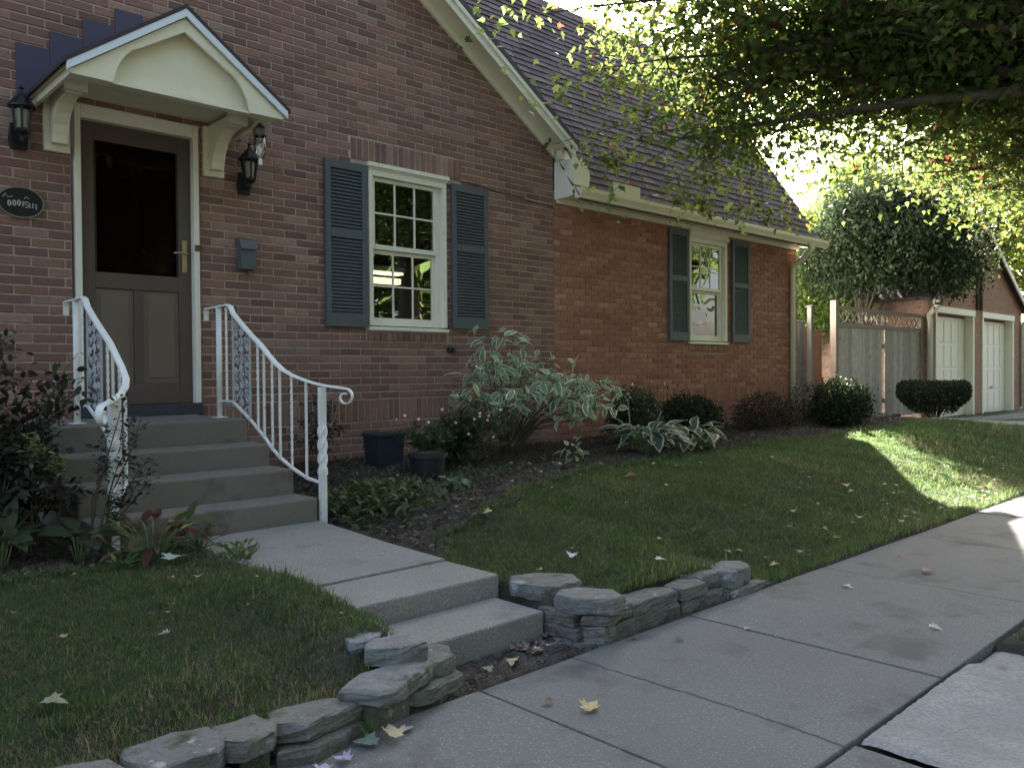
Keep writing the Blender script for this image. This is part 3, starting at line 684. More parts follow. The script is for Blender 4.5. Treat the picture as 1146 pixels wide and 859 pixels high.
# vent cover above railing? junction box right of canopy bracket
# ------------------------------------------------------------------ railings
def railing(s,lab):
    X=lambda x:(x if s>0 else 4.28-x)
    t=thing('stair_railing',lab,'railing',(X(2.62),5.4,.5),'white iron stair railings')
    zb=0
    def twisted(x,y,z0,z1,r,m):
        mb=MB(); n=36; pts=[(x,y,z0+(z1-z0)*i/n) for i in range(n+1)]
        mb.tube(pts,r*1.15,4,twist=.55,sq=True); return mb
    sp=[(2.62,5.75,1.011,1.677,1),(2.62,5.27,.827,1.41,1),(2.62,5.181,.772,1.358,0),(2.62,5.068,.711,1.308,1),(2.622,4.968,.661,1.239,0),(2.655,4.875,.60,1.19,1),(2.712,4.79,.534,1.148,0)]
    DZ=lambda y: 0 if s>0 else -.06*min(max((5.25-y)/.45,0),1)
    sp=[(a,b,c_,d_+DZ(b),e_) for a,b,c_,d_,e_ in sp]
    obj('post',MB().tube([(X(2.62),5.875,.88),(X(2.62),5.875,1.685)],.020,12),M_iron,t,smooth=True)
    obj('foot_plate',MB().box(X(2.62)-.045,X(2.62)+.045,5.83,5.92,.881,.888),M_iron,t,bev=.002)
    for x,y,z0,z1,tw in sp:
        if tw: obj('baluster',twisted(X(x),y,z0,z1,.008,0),M_iron,t)
        else: obj('baluster',MB().tube([(X(x),y,z0),(X(x),y,z1)],.0095,4,sq=True),M_iron,t)
    # newel
    gz=float(g(X(2.79),4.70)); nx_=X(2.775)
    mb=MB(); mb.tube([(nx_,4.70,gz-.05),(nx_,4.70,.55)],.028,4,sq=True)
    mb.tube([(nx_,4.70,.55+.32*i/24) for i in range(25)],.033,4,twist=.24,sq=True)
    mb.tube([(nx_,4.70,.87),(nx_,4.70,1.112+DZ(4.7))],.028,4,sq=True)
    obj('newel_post',mb,M_iron,t)
    # top rail: flat moulded strip swept
    path=[(2.62,6.09,1.688),(2.62,5.90,1.690),(2.62,5.72,1.695),(2.62,5.675,1.68),(2.62,5.63,1.628),(2.62,5.50,1.548),(2.62,5.35,1.462),(2.62,5.22,1.395),(2.62,5.12,1.332),(2.62,5.02,1.272),(2.63,4.93,1.222),(2.658,4.86,1.188),(2.70,4.795,1.158),(2.74,4.745,1.138),(2.78,4.695,1.124),(2.825,4.635,1.112),(2.862,4.585,1.104)]
    path=[(a,b,c_+DZ(b)) for a,b,c_ in path]
    # scroll
    zt_=path[-1][2]; sc=[]; dv=(.037,-.05); dl=math.hypot(*dv); dv=(dv[0]/dl,dv[1]/dl)
    for i in range(1,20):
        a=i*.36; r=.058*(1-i/30); u=.5*.058+r*math.sin(a)-.029*0-.0; w2=-.058+r*math.cos(a)
        u=r*math.sin(a)+.012
        sc.append((2.862+dv[0]*u,4.585+dv[1]*u,zt_+w2+.0))
    P=path+sc
    P=[Vector((X(x),y,z)) for x,y,z in P]
    mb=MB(); hw,hh=.021,.007; b=None
    for i,p in enumerate(P):
        d=(P[min(i+1,len(P)-1)]-P[max(i-1,0)]).normalized()
        side=Vector((-d.y,d.x,0)); 
        if side.length<.3 or i>=len(path)-1: side=Vector((.8*s,.6,0))*(1 if s>0 else 1)
        side.normalize(); side=side if side.x>0 else -side; up=d.cross(side).normalized()
        if i<len(path) and up.z<0: up=-up
        w_=hw if i<len(path) else hw*(1-.4*(i-len(path))/19); hh=.007 if i<len(path) else .0045
        q=[p-side*w_-up*hh,p+side*w_-up*hh,p+side*w_*.8+up*hh,p-side*w_*.8+up*hh]
        mb.v+= [tuple(k) for k in q]; mb.c+=[(1,1,1)]*4
        if i:
            b0=4*(i-1)
            for k in range(4): mb.f.append((b0+k,b0+(k+1)%4,b0+4+(k+1)%4,b0+4+k))
    mb.f.append((3,2,1,0)); e=4*(len(P)-1); mb.f.append((e,e+1,e+2,e+3))
    # drop tab at the wall end
    mb.box(X(2.62)-.018,X(2.62)+.018,6.085,6.095,1.60,1.682)
    obj('handrail',mb,M_iron,t,bev=.002)
    bp=[(2.62,5.88,1.005),(2.62,5.66,1.005),(2.62,5.39,.885),(2.62,5.27,.82),(2.62,5.17,.766),(2.62,5.068,.70),(2.622,4.968,.650),(2.655,4.875,.588),(2.712,4.79,.526),(2.77,4.71,.495)]
    obj('bottom_rail',MB().tube([(X(x),y,z) for x,y,z in bp],.011,4,sq=True),M_iron,t)
    # ornamental cast panel: frame + scrolls
    mb=MB(); xx=X(2.62)
    zt0=lambda y:1.0+.0+ (1.612-1.0)+(y-5.64)*.62 ; zb0=lambda y:1.011+(y-5.64)*.46
    mb.tube([(xx,5.645,1.011),(xx,5.645,1.615)],.0085,4,sq=True); mb.tube([(xx,5.385,.89),(xx,5.385,1.468)],.0085,4,sq=True)
    rnd=random.Random(3)
    for r_ in range(9):
        for q_ in range(3):
            y=5.43+q_*.085; f=(r_+.5)/9; z=zb0(y)+.015+(zt0(y)-zb0(y)-.03)*f
            sg=1 if (r_+q_)%2 else -1; pts=[]
            for i in range(12):
                a=i*.55*sg+r_; rr=.036*(1-i/15)
                pts.append((xx,y+rr*math.cos(a),z+rr*math.sin(a)*.9))
            mb.tube(pts,.0052,4)
            mb.tube([(xx,y-.03,z-.02*sg),(xx-.004,y,z+.004),(xx,y+.032,z+.024*sg)],[.002,.0085,.002],5)
    mb.tube([(xx,5.515,zb0(5.515)),(xx,5.515,zt0(5.515))],.004,4)
    obj('ornamental_panel',mb,mat('cast_panel',(.46,.49,.52),.5,noise=(40,.5,(.25,.27,.30))),t)
    return t
railing(1,'white iron stair railing with cast panel on the right side of the steps')
railing(-1,'white iron railing left of the steps, half hidden by the dark shrub')

# ------------------------------------------------------------------ dry stone edging, each stone its own thing
def stone(poly,z0,z1,lab,tone=1.0,col=(.25,.25,.235),grp='flat stones edging the lawn',rough=.008):
    rnd=random.Random(hash(lab)%1000 if False else len(lab)*7+int(z1*1000)+int(poly[0][0]*100))
    pts=[]; n=len(poly)
    for i in range(n):
        a=poly[i]; b=poly[(i+1)%n]; L=math.hypot(b[0]-a[0],b[1]-a[1]); k=max(1,int(L/.05))
        for j in range(k):
            f=j/k; jj=rough if j else rough*.3
            pts.append((a[0]+(b[0]-a[0])*f+rnd.uniform(-jj,jj),a[1]+(b[1]-a[1])*f+rnd.uniform(-jj,jj)))
    cx=sum(p[0] for p in pts)/len(pts); cy=sum(p[1] for p in pts)/len(pts); m=len(pts)
    mb=MB(); h=z1-z0
    rings=[(z0,.955),(z0+.18*h,.99),(z0+.5*h,1.0),(z0+.8*h,.992),(z1-.004,.955),(z1,.90),(z1+.002,.5)]
    tilt=(rnd.uniform(-.03,.03),rnd.uniform(-.03,.03))
    layer=[rnd.uniform(-.006,.006) for _ in rings]
    cc=tuple(c*tone*.72 for c in col)
    for ri,(z,sc) in enumerate(rings):
        for k,p in enumerate(pts):
            j=rnd.uniform(-.0055,.0055)
            x=cx+(p[0]-cx)*(sc+layer[ri]*.6)+j; y=cy+(p[1]-cy)*(sc+layer[ri]*.6)+j
            mb.v.append((x,y,z+rnd.uniform(-.0022,.0022)+((x-cx)*tilt[0]+(y-cy)*tilt[1]))); mb.c.append(cc)
    for r in range(len(rings)-1):
        for k in range(m):
            k2=(k+1)%m; mb.f.append((r*m+k,r*m+k2,(r+1)*m+k2,(r+1)*m+k))
    mb.f.append(tuple(range(m-1,-1,-1))); mb.f.append(tuple((len(rings)-1)*m+k for k in range(m)))
    o=obj('stone',mb,M_stone,origin=(cx,cy,z0))
    tag(o,lab,'stone',grp); return o
def R4(x0,x1,y0,y1,sk=0): return [(x0,y0),(x1,y0+sk),(x1,y1+sk),(x0,y1)]
B=(.31,.33,.34); G=(.245,.245,.205); SHD=(.155,.155,.12); PB=(.42,.46,.52)  # dark tone for lower stones: shade of the side faces put into colour
stone([(1.64,2.60),(1.76,2.60),(1.89,2.72),(1.87,2.83),(1.76,2.87),(1.66,2.74)],.165,.212,'pale blue flat stone set in the turf beside the upper path step',1.0,PB)
stone([(1.66,2.54),(1.75,2.435),(1.87,2.43),(1.90,2.52),(1.83,2.60),(1.70,2.60)],.140,.205,'light topped stone perched at the inner corner beside the lower path step',1.0,(.34,.36,.36))
stone([(1.455,2.385),(1.535,2.262),(1.60,2.255),(1.84,2.365),(1.83,2.44),(1.70,2.475),(1.58,2.46)],.098,.150,'large blue grey slab jutting over the left stones',1.0,B)
stone([(1.80,2.37),(1.98,2.40),(2.03,2.50),(2.0,2.575),(1.80,2.53),(1.78,2.44)],.082,.140,'grey corner stone touching the left end of the lower path step',1.0,G)
stone([(1.70,2.355),(1.80,2.325),(2.0,2.385),(2.0,2.47),(1.72,2.46)],.024,.078,'mossy stone below the corner stone by the lower path step',1.0,G)
stone([(1.86,2.365),(1.97,2.375),(1.97,2.46),(1.86,2.45)],-.03,.020,'small dark stone at the foot of the corner left of the path',1.0,SHD)
stone([(1.74,2.38),(1.85,2.36),(1.85,2.45),(1.74,2.45)],-.03,.018,'low dark stone tucked under the mossy stone left of the path',1.0,SHD)
stone([(1.52,2.31),(1.71,2.335),(1.71,2.43),(1.50,2.42)],-.03,.094,'brownish block under the large blue grey slab',1.0,SHD)
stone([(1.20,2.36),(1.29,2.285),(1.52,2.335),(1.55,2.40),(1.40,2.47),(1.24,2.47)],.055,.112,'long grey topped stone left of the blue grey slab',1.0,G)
stone([(1.19,2.30),(1.30,2.245),(1.52,2.31),(1.50,2.39),(1.22,2.40)],-.04,.050,'lower stone jutting onto the sidewalk beneath the long grey stone',1.0,SHD)
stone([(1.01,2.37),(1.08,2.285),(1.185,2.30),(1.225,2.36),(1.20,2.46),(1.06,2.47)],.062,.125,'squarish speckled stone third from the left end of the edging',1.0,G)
stone([(1.09,2.34),(1.19,2.34),(1.19,2.42),(1.09,2.42)],-.04,.058,'dark shaded stone below the squarish speckled stone',1.0,SHD)
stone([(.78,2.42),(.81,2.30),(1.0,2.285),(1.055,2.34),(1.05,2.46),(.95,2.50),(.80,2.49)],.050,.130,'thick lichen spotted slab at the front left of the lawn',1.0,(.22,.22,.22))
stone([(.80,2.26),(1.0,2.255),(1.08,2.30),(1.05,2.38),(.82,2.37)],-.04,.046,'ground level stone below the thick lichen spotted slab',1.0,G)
stone([(.48,2.44),(.54,2.30),(.765,2.28),(.785,2.38),(.77,2.46),(.62,2.52)],.035,.128,'sloping grey stone at the lower left corner of the lawn',1.0,(.22,.22,.22))
stone([(.17,2.46),(.2,2.30),(.45,2.285),(.49,2.4),(.44,2.48)],-.03,.12,'leftmost grey stone of the edging, cut by the frame',1.0,G)
stone([(-.2,2.46),(-.18,2.31),(.13,2.29),(.16,2.4),(.1,2.48)],-.03,.11,'far left edging stone out past the lawn corner',1.0,G)
# right side
stone([(2.69,2.86),(2.715,2.69),(2.80,2.63),(2.96,2.64),(3.02,2.74),(2.90,2.90),(2.76,2.94)],.135,.205,'flat brown grey stone against the right end of the lower path step',1.0,(.26,.25,.22))
stone([(2.685,2.57),(2.70,2.44),(2.80,2.315),(2.90,2.33),(2.97,2.45),(2.88,2.60),(2.76,2.625)],.128,.198,'rounded pale topped corner stone right of the path steps',1.0,(.30,.31,.30))
stone([(2.685,2.62),(2.69,2.46),(2.78,2.46),(2.78,2.66),(2.70,2.68)],.070,.124,'small block under the rounded corner stone, facing the steps',1.0,(.27,.25,.23))
stone([(2.682,2.64),(2.685,2.43),(2.77,2.43),(2.77,2.66)],.012,.066,'reddish grey block at the base of the corner facing the steps',1.0,(.24,.22,.215))
stone([(2.70,2.42),(2.79,2.34),(3.0,2.375),(2.98,2.46),(2.79,2.46)],.082,.122,'thin wedge stone under the rounded corner stone on the sidewalk side',1.0,(.23,.22,.20))
stone([(2.70,2.40),(2.76,2.34),(2.86,2.355),(2.85,2.45),(2.76,2.45)],.0,.078,'upright pale end stone low at the right corner',1.0,(.33,.33,.31))
stone([(2.64,2.44),(2.76,2.335),(2.80,2.34),(2.74,2.45),(2.66,2.60)],-.04,.012,'footing stone level with the ground at the right corner',1.0,G)
stone([(2.87,2.365),(3.38,2.375),(3.38,2.46),(2.87,2.46)],-.03,.066,'long lower stone along the sidewalk right of the steps',1.0,(.17,.165,.145),rough=.006)  # lower stones here coloured darker, shade of the faces put into the tone
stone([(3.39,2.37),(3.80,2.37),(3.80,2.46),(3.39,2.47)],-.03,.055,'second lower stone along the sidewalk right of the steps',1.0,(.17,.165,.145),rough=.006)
stone([(2.93,2.50),(3.01,2.375),(3.36,2.375),(3.40,2.44),(3.34,2.50),(3.10,2.53)],.070,.128,'long weathered top stone in the middle of the right edging',1.0,(.22,.215,.19))
stone([(3.38,2.48),(3.39,2.375),(3.62,2.375),(3.64,2.46),(3.55,2.51)],.060,.125,'grey top stone next to the long weathered one on the right edging',1.0,(.24,.235,.215))
stone([(3.60,2.55),(3.65,2.43),(3.78,2.41),(3.84,2.47),(3.77,2.58)],.062,.132,'tilted top stone second from the right end of the edging',1.0,(.26,.26,.245))
stone([(3.80,2.45),(3.86,2.365),(4.08,2.40),(4.15,2.50),(4.05,2.57),(3.90,2.56)],.038,.130,'rightmost top stone of the edging with a pale cracked face',1.0,(.33,.34,.34))
stone([(3.78,2.36),(4.20,2.35),(4.22,2.43),(4.0,2.44),(3.8,2.44)],-.03,.030,'flat footing slab at the right end of the edging',1.0,(.27,.26,.235))

# ------------------------------------------------------------------ scatter tools
def rotm(yaw,pitch,roll):
    cy,sy=np.cos(yaw),np.sin(yaw); cp,sp=np.cos(pitch),np.sin(pitch); cr,sr=np.cos(roll),np.sin(roll)
    # leaf local: x along length, y width, z normal
    Rz=np.zeros((len(yaw),3,3)); Rz[:,0,0]=cy;Rz[:,0,1]=-sy;Rz[:,1,0]=sy;Rz[:,1,1]=cy;Rz[:,2,2]=1
    Ry=np.zeros_like(Rz); Ry[:,0,0]=cp;Ry[:,0,2]=sp;Ry[:,1,1]=1;Ry[:,2,0]=-sp;Ry[:,2,2]=cp
    Rx=np.zeros_like(Rz); Rx[:,0,0]=1;Rx[:,1,1]=cr;Rx[:,1,2]=-sr;Rx[:,2,1]=sr;Rx[:,2,2]=cr
    return Rz@Ry@Rx
def scatter(name,tm,faces,pos,R,size,cols,mt,parent=None,origin=None,tcol=None,smooth=False):
    """tm (k,3) template; cols (N,3); tcol optional (k,) blend of second colour (N,3) -> cols tuple"""
    tm=np.array(tm,float); N=len(pos); k=len(tm)
    V=np.einsum('nij,kj->nki',R,tm)*np.asarray(size).reshape(-1,1,1)+pos[:,None,:]
    fl=np.concatenate([np.array(f) for f in faces]); fs=np.array([len(f) for f in faces])
    FL=(fl[None,:]+(np.arange(N)*k)[:,None]).ravel(); FS=np.tile(fs,N)
    if tcol is None: CC=np.repeat(cols,k,axis=0)
    else:
        a,b=cols; tc=np.array(tcol)[None,:,None]; CC=(a[:,None,:]*(1-tc)+b[:,None,:]*tc).reshape(-1,3)
    return fast(name,V.reshape(-1,3),FL,FS,CC,mt,parent,origin,smooth)
# leaf templates (length 1 along x)
LEAF=[(0,0,0),(.25,.20,.05),(.6,.24,.06),(1,0,-.04),(.6,-.24,.06),(.25,-.20,.05),(.5,0,0)]
LEAF_F=[(0,6,2,1),(6,3,2),(0,5,4,6),(6,4,3)]
MAP=[(0,0,0),(.06,.05,0),(-.02,.26,.03),(.17,.22,.02),(.22,.48,.06),(.38,.34,.03),(.56,.42,.05),(.52,.2,.02),(.72,.17,.01),(1,0,-.05),(.72,-.17,.01),(.52,-.2,.02),(.56,-.42,.05),(.38,-.34,.03),(.22,-.48,.06),(.17,-.22,.02),(-.02,-.26,.03),(.06,-.05,0)]
MAP_F=[tuple(range(len(MAP)))]
MAPS=[(0,0,0),(.0,.26,.03),(.17,.2,.02),(.25,.46,.05),(.45,.24,.02),(1,0,-.05),(.45,-.24,.02),(.25,-.46,.05),(.17,-.2,.02),(.0,-.26,.03)]
MAPS_F=[tuple(range(len(MAPS)))]
def pick(cols,N,var=.25,w=None):
    cols=np.array(cols,float); i=RG.choice(len(cols),N,p=w); return cols[i]*(1-var+2*var*RG.random((N,1)))
def rrot(N,pm=0,ps=.9,rs_=.9): return rotm(RG.random(N)*6.283,RG.normal(pm,ps,N),RG.normal(0,rs_,N))

# ------------------------------------------------------------------ grass
def grass(name,x0,x1,y0,y1,dens,h,w,lab,cols,wts,mask=turf):
    N=int((x1-x0)*(y1-y0)*dens); X=RG.uniform(x0,x1,N); Y=RG.uniform(y0,y1,N); k=mask(X,Y); X,Y=X[k],Y[k]; N=len(X)
    Z=g(X,Y)-.004
    patch=.5+.5*np.sin(2.3*X+1.1*np.sin(1.7*Y))*np.sin(2.9*Y+.8*np.sin(2.1*X))
    dz=.5+.5*np.sin(4.1*X+2*np.sin(3*Y)+.6)*np.sin(6.3*Y+1.7*np.sin(2.7*X)); dry=RG.random(N)<(.09+.22*(patch>.72)+.28*sm((dz-.55)/.25)*(X<2)*sm((3.3-Y)/.6))
    yaw=RG.random(N)*6.283; lean=np.abs(RG.normal(.45,.35,N)); cl_=.5+.5*np.sin(17*X+3*np.sin(9*Y))*np.sin(19*Y+3*np.sin(7*X)); H=h*(.5+.75*RG.random(N))*(.75+.35*patch+.55*cl_**2)*(1+1.3*(RG.random(N)<.015))
    dx,dy=np.cos(yaw),np.sin(yaw); sx,sy=-dy,dx; ww=w*(.7+.6*RG.random(N))
    P=np.zeros((N,5,3)); base=np.stack([X,Y,Z],-1)
    def at(f,wf,i0,i1):
        off=np.sin(lean)*H*f*(.4+.9*f); up=H*f*np.cos(lean*f)
        c=base+np.stack([dx*off,dy*off,up],-1); s=np.stack([sx,sy,0*sx],-1)*(ww*wf)[:,None]
        P[:,i0]=c-s
        if i1 is not None: P[:,i1]=c+s
    at(0,.5,0,1); at(.55,.42,2,3); at(1,0,4,None)
    C1=pick(cols,N,.3,wts); C1[dry]=pick([(.20,.17,.10),(.15,.14,.075)],int(dry.sum()),.25)
    fl=(np.array([0,1,3,2,2,3,4])[None,:]+(np.arange(N)*5)[:,None]).ravel()
    o=fast(name,P.reshape(-1,3),fl,np.tile([4,3],N),np.repeat(C1,5,axis=0),M_grass)
    o['kind']='stuff'; o['label']=lab; o['category']='grass'; return o
GC=[(.050,.098,.032),(.070,.126,.036),(.044,.080,.032),(.090,.132,.045)]
grass('grass',-.6,1.9,2.42,4.75,19000,.027,.0032,'short dull green lawn left of the concrete path',GC,[.4,.25,.25,.1])
grass('grass',2.7,6.0,2.38,4.75,14000,.028,.0036,'green lawn above the right stone edging beside the planting bed',GC,[.4,.25,.25,.1])
grass('grass',6.0,10.0,2.38,5.0,7500,.030,.0052,'lawn bank between the sidewalk and the dark bushes',GC,[.4,.3,.2,.1])
grass('grass',10.0,18.4,2.38,6.3,2800,.042,.009,'far lawn crossed by the walk, partly sunlit',GC,[.4,.3,.2,.1])
grass('grass',4.1,9,-.5,1.13,5500,.04,.005,'grass strip between the sidewalk and the street',GC,[.4,.3,.2,.1])
def em2(X,Y):
    X=np.asarray(X);Y=np.asarray(Y); return (np.abs(Y-1.172)<.010)&(X>1.2)&(.5+.5*np.sin(7*X+2*np.sin(3*X))>.35)
grass('joint_weeds',1.2,4.2,1.15,1.19,2600,.022,.003,'tiny weeds along the outer joint of the sidewalk',GC,[.3,.3,.2,.2],mask=em2)
def em(X,Y):
    X=np.asarray(X);Y=np.asarray(Y); a=(X>4.15)&(Y>2.352)&(Y<2.44+.05*np.sin(6*X))
    b=(X>2.9)&(X<12)&(np.abs(Y-bedY(X))<.06); c=(X<1.8)&(X>-.5)&(np.abs(Y-lbedY(X))<.06); d=(X<1.94)&(X>1.84)&(Y>2.9)&(Y<4.2); e=(X>2.70)&(X<2.78)&(Y>2.95)&(Y<3.5); f=(X<1.7)&(Y>2.46)&(Y<2.53); h=(X>3.0)&(X<4.15)&(Y>2.5)&(Y<2.57)
    return a|b|c|d|e|f|h
grass('edge_grass',-.5,5,2.35,5.0,9000,.050,.0034,'longer ragged grass along the stones, path and bed edges',GC,[.3,.3,.2,.2],mask=em)
grass('edge_grass',5,13,2.35,5.0,5000,.055,.005,'ragged grass hanging over the far sidewalk edge',GC,[.3,.3,.2,.2],mask=em)
# tufts poking out of joints
def tuft(x,y,z,n,h,lab,cols=((.05,.10,.03),(.08,.13,.04))):
    mb=MB()
    for i in range(n):
        a=random.uniform(0,6.28); l=h*random.uniform(.6,1.2); ln=random.uniform(.2,.9); w_=.0022
        dx,dy=math.cos(a),math.sin(a); c=random.choice(cols); f=random.uniform(.7,1.2); c=tuple(k*f for k in c)
        bx,by=x+random.uniform(-.02,.02),y+random.uniform(-.012,.012); pts=[]
        vs=[]
        for q in range(4):
            t_=q/3; off=l*t_*t_*ln; up=l*t_*(1-.35*t_*ln); ww=w_*(1-t_)
            vs+= [(bx+dx*off-dy*ww,by+dy*off+dx*ww,z+up),(bx+dx*off+dy*ww,by+dy*off-dx*ww,z+up)]
        mb.add(vs,[(0,1,3,2),(2,3,5,4),(4,5,7,6)],c)
    tag(obj('grass_tuft',mb,M_grass,origin=(x,y,z)),lab,'grass tuft')
tuft(1.50,2.275,.0,50,.12,'tuft of long green grass growing out under the blue grey slab')
tuft(1.14,2.30,.0,24,.09,'smaller grass tuft at the foot of the squarish speckled stone')
tuft(2.10,2.60,.0,14,.05,'sparse weed tuft at the foot of the lower path step')

# ------------------------------------------------------------------ bed litter (mulch chips, uncountable)
def bedmask(X,Y):
    lb=(X<1.45)&(Y>lbedY(X)-.05)&(Y<6.55)&(X>-1)
    rb=(X>2.78)&(Y>bedY(X)-.08)&(Y<6.55)&(X<12.6)
    rb2=(X>12.6)&(X<14.4)&(Y>bedY(X))&(Y<6.6)
    return lb|rb|rb2
N=52000; X=RG.uniform(-1,14.4,N); Y=RG.uniform(3.2,6.55,N); k=bedmask(X,Y); X,Y=X[k],Y[k]; N=len(X)
pos=np.stack([X,Y,g(X,Y)+.012+.012*RG.random(N)],-1)
o=scatter('mulch',LEAF,LEAF_F,pos,rrot(N,0,.45,.5),.018+.030*RG.random(N)**2,pick([(.07,.052,.04),(.045,.035,.03),(.10,.08,.06),(.16,.13,.10)],N,.3,[.45,.3,.2,.05]),M_dead)
o['kind']='stuff'; o['label']='dark leaf litter and mulch over the planting beds'
# dirt crumbs in the strip before the steps
N=2600; X=RG.uniform(1.9,2.72,N); Y=2.36+.24*RG.random(N)**1.3; pos=np.stack([X,Y,0*X+.002+.004*RG.random(N)],-1)
o=scatter('leaf_crumbs',LEAF,LEAF_F,pos,rrot(N,0,.3,.4),.005+.012*RG.random(N)**2,pick([(.06,.05,.04),(.12,.1,.08),(.2,.17,.13)],N,.3,[.6,.3,.1]),M_dead)
o['kind']='stuff'; o['label']='crumbled leaves and dirt between the lower step and the sidewalk'
# clover and weeds in the bed right of the steps (ground cover)
def groundcover(name,cx,cy,rx,ry,N,s0,s1,cols,lab,hmax=.12,w=None):
    X=cx+rx*RG.normal(0,.5,N); Y=cy+ry*RG.normal(0,.5,N); k=(Y<6.5)&((X>2.8)|(X<1.38)|((Y<4.6)&(X<1.8))); X,Y=X[k],Y[k]; n=len(X)
    d=np.exp(-((X-cx)/rx)**2-((Y-cy)/ry)**2)
    pos=np.stack([X,Y,g(X,Y)+.01+hmax*RG.random(n)*d],-1)
    o=scatter(name,LEAF,LEAF_F,pos,rrot(n,-.35,.35,.4),RG.uniform(s0,s1,n),pick(cols,n,.3,w),M_leafd); o['kind']='stuff'; o['label']=lab; return o
groundcover('ground_cover',3.15,4.75,.42,.55,950,.03,.085,[(.055,.085,.03),(.09,.11,.04),(.12,.12,.06)],'low broad leaved weeds right of the bottom step',.13,[.5,.35,.15])
groundcover('ground_cover',3.9,5.0,1.4,.8,1100,.02,.05,[(.05,.075,.035),(.08,.09,.05)],'thin weeds across the bare bed under the left window',.05)

# ------------------------------------------------------------------ shrubs
def blob_shrub(name,lab,cat,c,rad,N,size,cols,mt=M_leafd,stems=6,base=None,shell=.75,flat=None,tm=LEAF,tf=LEAF_F,group=None,seed=1,clump=26):
    c=np.array(c,float); rad=np.array(rad,float); bz=float(g(c[0],c[1]))
    t=thing(name,lab,cat,(c[0],c[1],bz),group)
    K=clump; d=RG.normal(0,1,(K,3)); d/=np.linalg.norm(d,axis=1)[:,None]; cc=c+d*rad*(.35+.55*RG.random((K,1)))
    ci=RG.integers(0,K,N); p=cc[ci]+RG.normal(0,1,(N,3))*rad*.23
    half=N//2; d=RG.normal(0,1,(half,3)); d/=np.linalg.norm(d,axis=1)[:,None]
    p[:half]=c+d*rad*(shell+(1.02-shell)*RG.random((half,1)))*(1+.06*np.sin(9*d[:,:1]+seed)+.05*np.sin(13*d[:,1:2]))
    if flat is not None: p[:,2]=np.minimum(p[:,2],flat+.03*RG.random(N))
    gz=g(p[:,0],p[:,1]); k=(p[:,2]>gz+.03)&(p[:,1]<W-.04) if c[1]<W else (p[:,2]>gz+.03); p=p[k]; n=len(p)
    scatter('foliage',tm,tf,p,rrot(n,-.2,.8,.8),size*(.6+.7*RG.random(n)),pick(cols,n,.3),mt,t)
    mb=MB()
    for i in range(stems):
        e=cc[RG.integers(0,K)]; m_=(np.array([c[0],c[1],bz])+e)/2+RG.normal(0,.03,3)
        mb.tube([(c[0]+random.uniform(-.03,.03),c[1]+random.uniform(-.03,.03),bz-.03),tuple(m_),tuple(e)],[.014,.010,.004],6)
    obj('stem',mb,M_bark,t); return t
# trimmed vase shaped bush in front of the gate
bx,by=16.2,5.75
t=thing('clipped_bush','dark flat topped clipped bush with bare legs before the wooden gate','bush',(bx,by,float(g(bx,by))))
N=15000; a=RG.random(N)*6.283; f=RG.random(N); bz=float(g(bx,by))
zz=.13+.60*f**.8; rr=.30+.42*np.clip((zz-.13)/.33,0,1)**.7; rr=np.where(zz>.62,rr*np.sqrt(np.clip(1-((zz-.62)/.2)**2,.2,1)),rr)
q=np.where(RG.random(N)<.75,.84+.16*RG.random(N),RG.random(N)**.5)
pos=np.stack([bx+rr*q*np.cos(a),by+rr*q*np.sin(a)*.85,bz+zz],-1); keep=(zz>.3)|(RG.random(N)<(zz-.1)*3.5); pos=pos[keep]; n=len(pos)
scatter('foliage',LEAF,LEAF_F,pos,rrot(n,0,.9,.9),.045*(.6+.6*RG.random(n)),pick([(.028,.042,.02),(.04,.055,.022),(.02,.03,.016)],n,.3),M_leafd,t)
mb=MB()
for i in range(14):
    an=i/14*6.283; mb.tube([(bx+.05*math.cos(an),by+.05*math.sin(an),bz-.02),(bx+.16*math.cos(an+.2),by+.15*math.sin(an+.2),bz+.2),(bx+.45*math.cos(an),by+.4*math.sin(an),bz+.5)],[.014,.011,.006],6)
obj('stem',mb,M_bark,t)
blob_shrub('bush','dark green rounded bush at the house corner in front of the brown fence','bush',(11.85,5.5,.68),(.46,.42,.40),9000,.045,[(.03,.05,.022),(.045,.065,.025),(.02,.032,.018)])
blob_shrub('bush','dark dense low bush against the red brick wall left of the cream window','bush',(8.75,6.0,.60),(.50,.36,.30),8000,.035,[(.02,.028,.017),(.028,.036,.02),(.016,.02,.014)])
blob_shrub('bush','loose purplish twiggy bush below the cream window shutter near the downspout','bush',(10.5,5.95,.58),(.62,.36,.30),3600,.04,[(.05,.035,.03),(.035,.035,.02),(.06,.045,.035)],stems=16)
blob_shrub('bush','thin twiggy bush at the foot of the downspout','bush',(12.1,6.15,.66),(.36,.28,.36),1500,.035,[(.05,.04,.03),(.04,.05,.025)],stems=16)
# white flowering plant behind the hosta
t=blob_shrub('flowering_bush','green bush with tiny white flowers against the red brick behind the hosta','bush',(7.35,5.75,.66),(.36,.3,.32),3200,.05,[(.045,.07,.03),(.03,.05,.025),(.07,.09,.045)])
p=np.array([7.35,5.7,.72])+RG.normal(0,1,(26,3))*np.array([.25,.16,.16]); p[:,2]=np.abs(p[:,2]-.7)+.72
scatter('flowers',MAPS,MAPS_F,p,rrot(26),.035,pick([(.75,.72,.65)],26,.1),M_flower,t)
